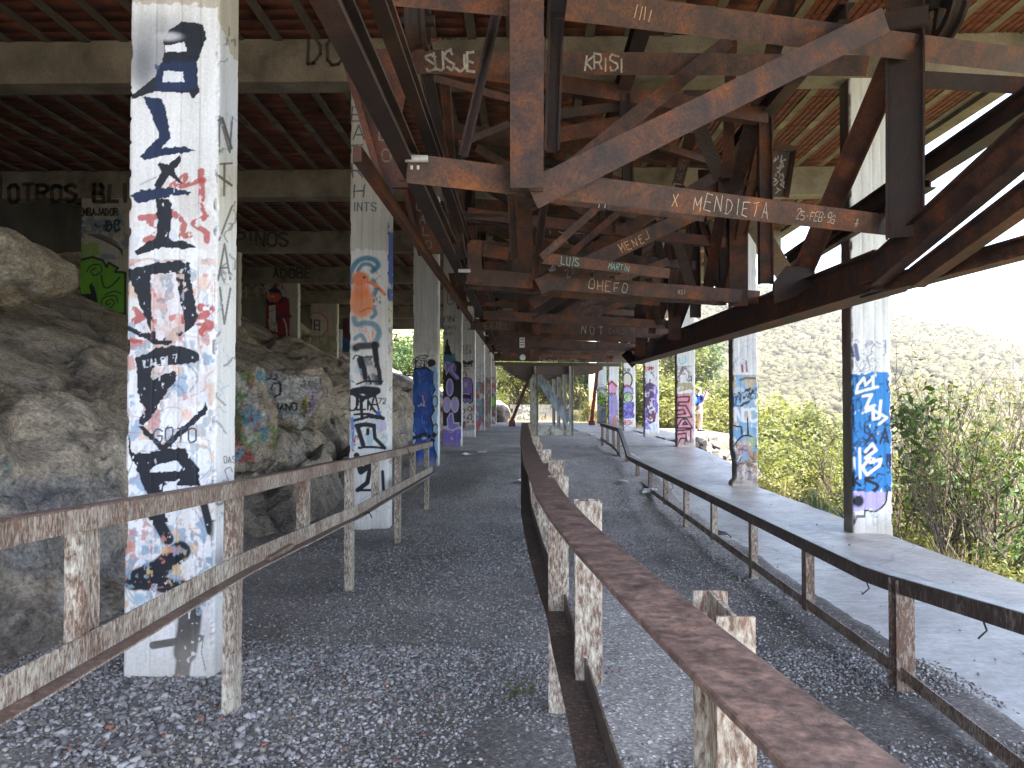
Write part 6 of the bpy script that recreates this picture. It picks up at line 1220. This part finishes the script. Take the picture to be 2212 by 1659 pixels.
for (x, y, lb) in ((1042, 955, 'white paper scrap on the dirt by the far left columns'), (1008, 938, 'small white scrap beside the fifth left column'), (1345, 1005, 'blue white wrapper near the bend of the low railing'), (1130, 985, 'torn white paper beside the middle railing')):
    q = P(x, y, 17 if y < 960 else 13.5); z = float(ground_z(q.x, q.y)) + .02; r = random.Random(x); v = [(q.x + .16 * math.cos(t_) * r.uniform(.5, 1), q.y + .14 * math.sin(t_) * r.uniform(.5, 1), z + r.uniform(0, .06)) for t_ in np.arange(0, 6.28, .9)]
    n_ = len(v); v += [(a, b_, c_ + .004) for (a, b_, c_) in v]
    tag(mk('paper_scrap', v, [tuple(range(n_))[::-1], tuple(range(n_, 2 * n_))] + [(i, (i + 1) % n_, n_ + (i + 1) % n_, n_ + i) for i in range(n_)], M['white_paper']), lb, 'paper', 'paper scraps on the ground')

# ------------------------------------------------------------------ the walker taking a picture
pe = thing('person', 'person in navy shirt and pale shorts with a blue backpack, photographing the hills', 'person', (0, 0, 0))
def skin(name, verts, edges, radii, m, parent, sub=2):
    me = bpy.data.meshes.new(name); me.from_pydata(verts, edges, []); o = bpy.data.objects.new(name, me); COL.objects.link(o); o.parent = parent; me.materials.append(m)
    md = o.modifiers.new('skin', 'SKIN'); 
    for i, r_ in enumerate(radii): me.skin_vertices[0].data[i].radius = (r_, r_) if not isinstance(r_, tuple) else r_
    me.skin_vertices[0].data[0].use_root = True; md.use_smooth_shade = True; s = o.modifiers.new('sub', 'SUBSURF'); s.levels = sub; s.render_levels = sub; return o
# faces +x; arms raised to the eyes
bv_ = [(0, 0, .93), (-.01, 0, 1.12), (-.01, 0, 1.32), (0, 0, 1.42), (.02, 0, 1.50), (.035, 0, 1.60), (.03, 0, 1.68),
       (0, -.09, .90), (.02, -.10, .50), (-.02, -.10, .10), (.11, -.11, .04), (0, .09, .90), (.03, .10, .50), (.0, .10, .10), (.13, .11, .04),
       (0, -.17, 1.38), (.14, -.20, 1.20), (.27, -.09, 1.44), (.31, -.06, 1.55), (0, .17, 1.38), (.16, .20, 1.20), (.27, .09, 1.44), (.31, .06, 1.55)]
be = [(0, 1), (1, 2), (2, 3), (3, 4), (4, 5), (5, 6), (0, 7), (7, 8), (8, 9), (9, 10), (0, 11), (11, 12), (12, 13), (13, 14), (3, 15), (15, 16), (16, 17), (17, 18), (3, 19), (19, 20), (20, 21), (21, 22)]
br = [.13, .12, .13, .09, .05, .085, .06, .09, .058, .040, .035, .09, .058, .040, .035, .055, .042, .032, .028, .055, .042, .032, .028]
skin('body', bv_, be, br, M['skin'], pe)
skin('shirt', [(0, 0, .95), (-.01, 0, 1.12), (-.01, 0, 1.32), (0, 0, 1.43), (0, -.17, 1.38), (.09, -.19, 1.27), (0, .17, 1.38), (.09, .19, 1.27)], [(0, 1), (1, 2), (2, 3), (3, 4), (4, 5), (3, 6), (6, 7)], [.155, .15, .16, .10, .075, .06, .075, .06], M['shirt'], pe)
skin('shorts', [(0, 0, .95), (0, 0, .86), (0, -.09, .82), (.01, -.10, .64), (0, .09, .82), (.01, .10, .64)], [(0, 1), (1, 2), (2, 3), (1, 4), (4, 5)], [.155, .15, .11, .09, .11, .09], M['shorts'], pe)
skin('hair', [(-.02, 0, 1.57), (0, 0, 1.65), (.04, 0, 1.70)], [(0, 1), (1, 2)], [.075, .098, .075], M['hair'], pe)
for s in (-1, 1): skin('shoe', [(-.04, .105 * s, .05), (.08, .108 * s, .045), (.17, .11 * s, .035)], [(0, 1), (1, 2)], [.052, .05, .035], M['shoe'], pe)
bk = skin('backpack', [(-.22, 0, 1.02), (-.24, 0, 1.18), (-.20, 0, 1.38)], [(0, 1), (1, 2)], [(.15, .11), (.17, .12), (.13, .09)], M['pack_blue'], pe)
for s in (-1, 1): MB().tube([(-.12, .13 * s, 1.40), (.04, .13 * s, 1.43), (.14, .12 * s, 1.32), (.10, .15 * s, 1.12), (-.08, .16 * s, 1.04)], .018, 6).build('strap', M['strap'], bk)
skin('camera', [(.30, 0, 1.57), (.37, 0, 1.58), (.45, 0, 1.58)], [(0, 1), (1, 2)], [.05, .05, .045], M['black_rubber'], pe); skin('scarf', [(.30, .03, 1.60), (.38, .05, 1.52), (.42, .05, 1.40)], [(0, 1), (1, 2)], [.065, .07, .05], M['purple_cloth'], pe)
q = P(1511, 930, 30.0); pe.location = (q.x, 30.0, .475); pe.rotation_euler = (0, 0, .35)

# look-alike plants and rocks are told apart by their order across the view
ORD = 'first second third fourth fifth sixth seventh eighth ninth tenth eleventh twelfth thirteenth fourteenth fifteenth sixteenth seventeenth eighteenth nineteenth twentieth'.split()
ORD += ['twenty-' + w_ for w_ in ORD[:9]]
for grp, what in ((G1, 'twiggy half bare shrub beyond the walkway edge'), (G2, 'low leafy bush along the outer walkway edge'), (G3, 'sunlit yellow green bush on the slope past the right columns'), (G4, 'tree with loose foliage past the far end of the roof'), ('undergrowth at the far end', 'undergrowth bush on the ground past the far end'), ('rocks fallen at the foot of the slope', 'grey brown rock lying at the foot of the slope')):
    obs = [o for o in COL.objects if o.get('group') == grp and o.parent is None]
    def keyx(o):
        p = o.location if o.type == 'EMPTY' else sum((Vector(q) for q in o.bound_box), Vector()) / 8
        return project(np.array([tuple(p)]))[0][0]
    obs.sort(key=keyx)
    for i, o in enumerate(obs): o['label'] = what + ', ' + ORD[i] + ' from the left'

# sunlit air between here and the far hill
hz = MB().box(-950, 950, -120, 950, -45, 62); m = bpy.data.materials.new('haze'); m.use_nodes = True; n = m.node_tree; n.nodes.remove(n.nodes['Principled BSDF'])
pv = nd(n, 'ShaderNodeVolumePrincipled'); pv.inputs['Color'].default_value = (.93, .95, 1, 1); pv.inputs['Density'].default_value = .0007; pv.inputs['Anisotropy'].default_value = .3
n.links.new(pv.outputs[0], n.nodes['Material Output'].inputs['Volume']); o = hz.build('haze', m); tag(o, kind='stuff', label='thin bright haze in the air over the valley', cat='haze')
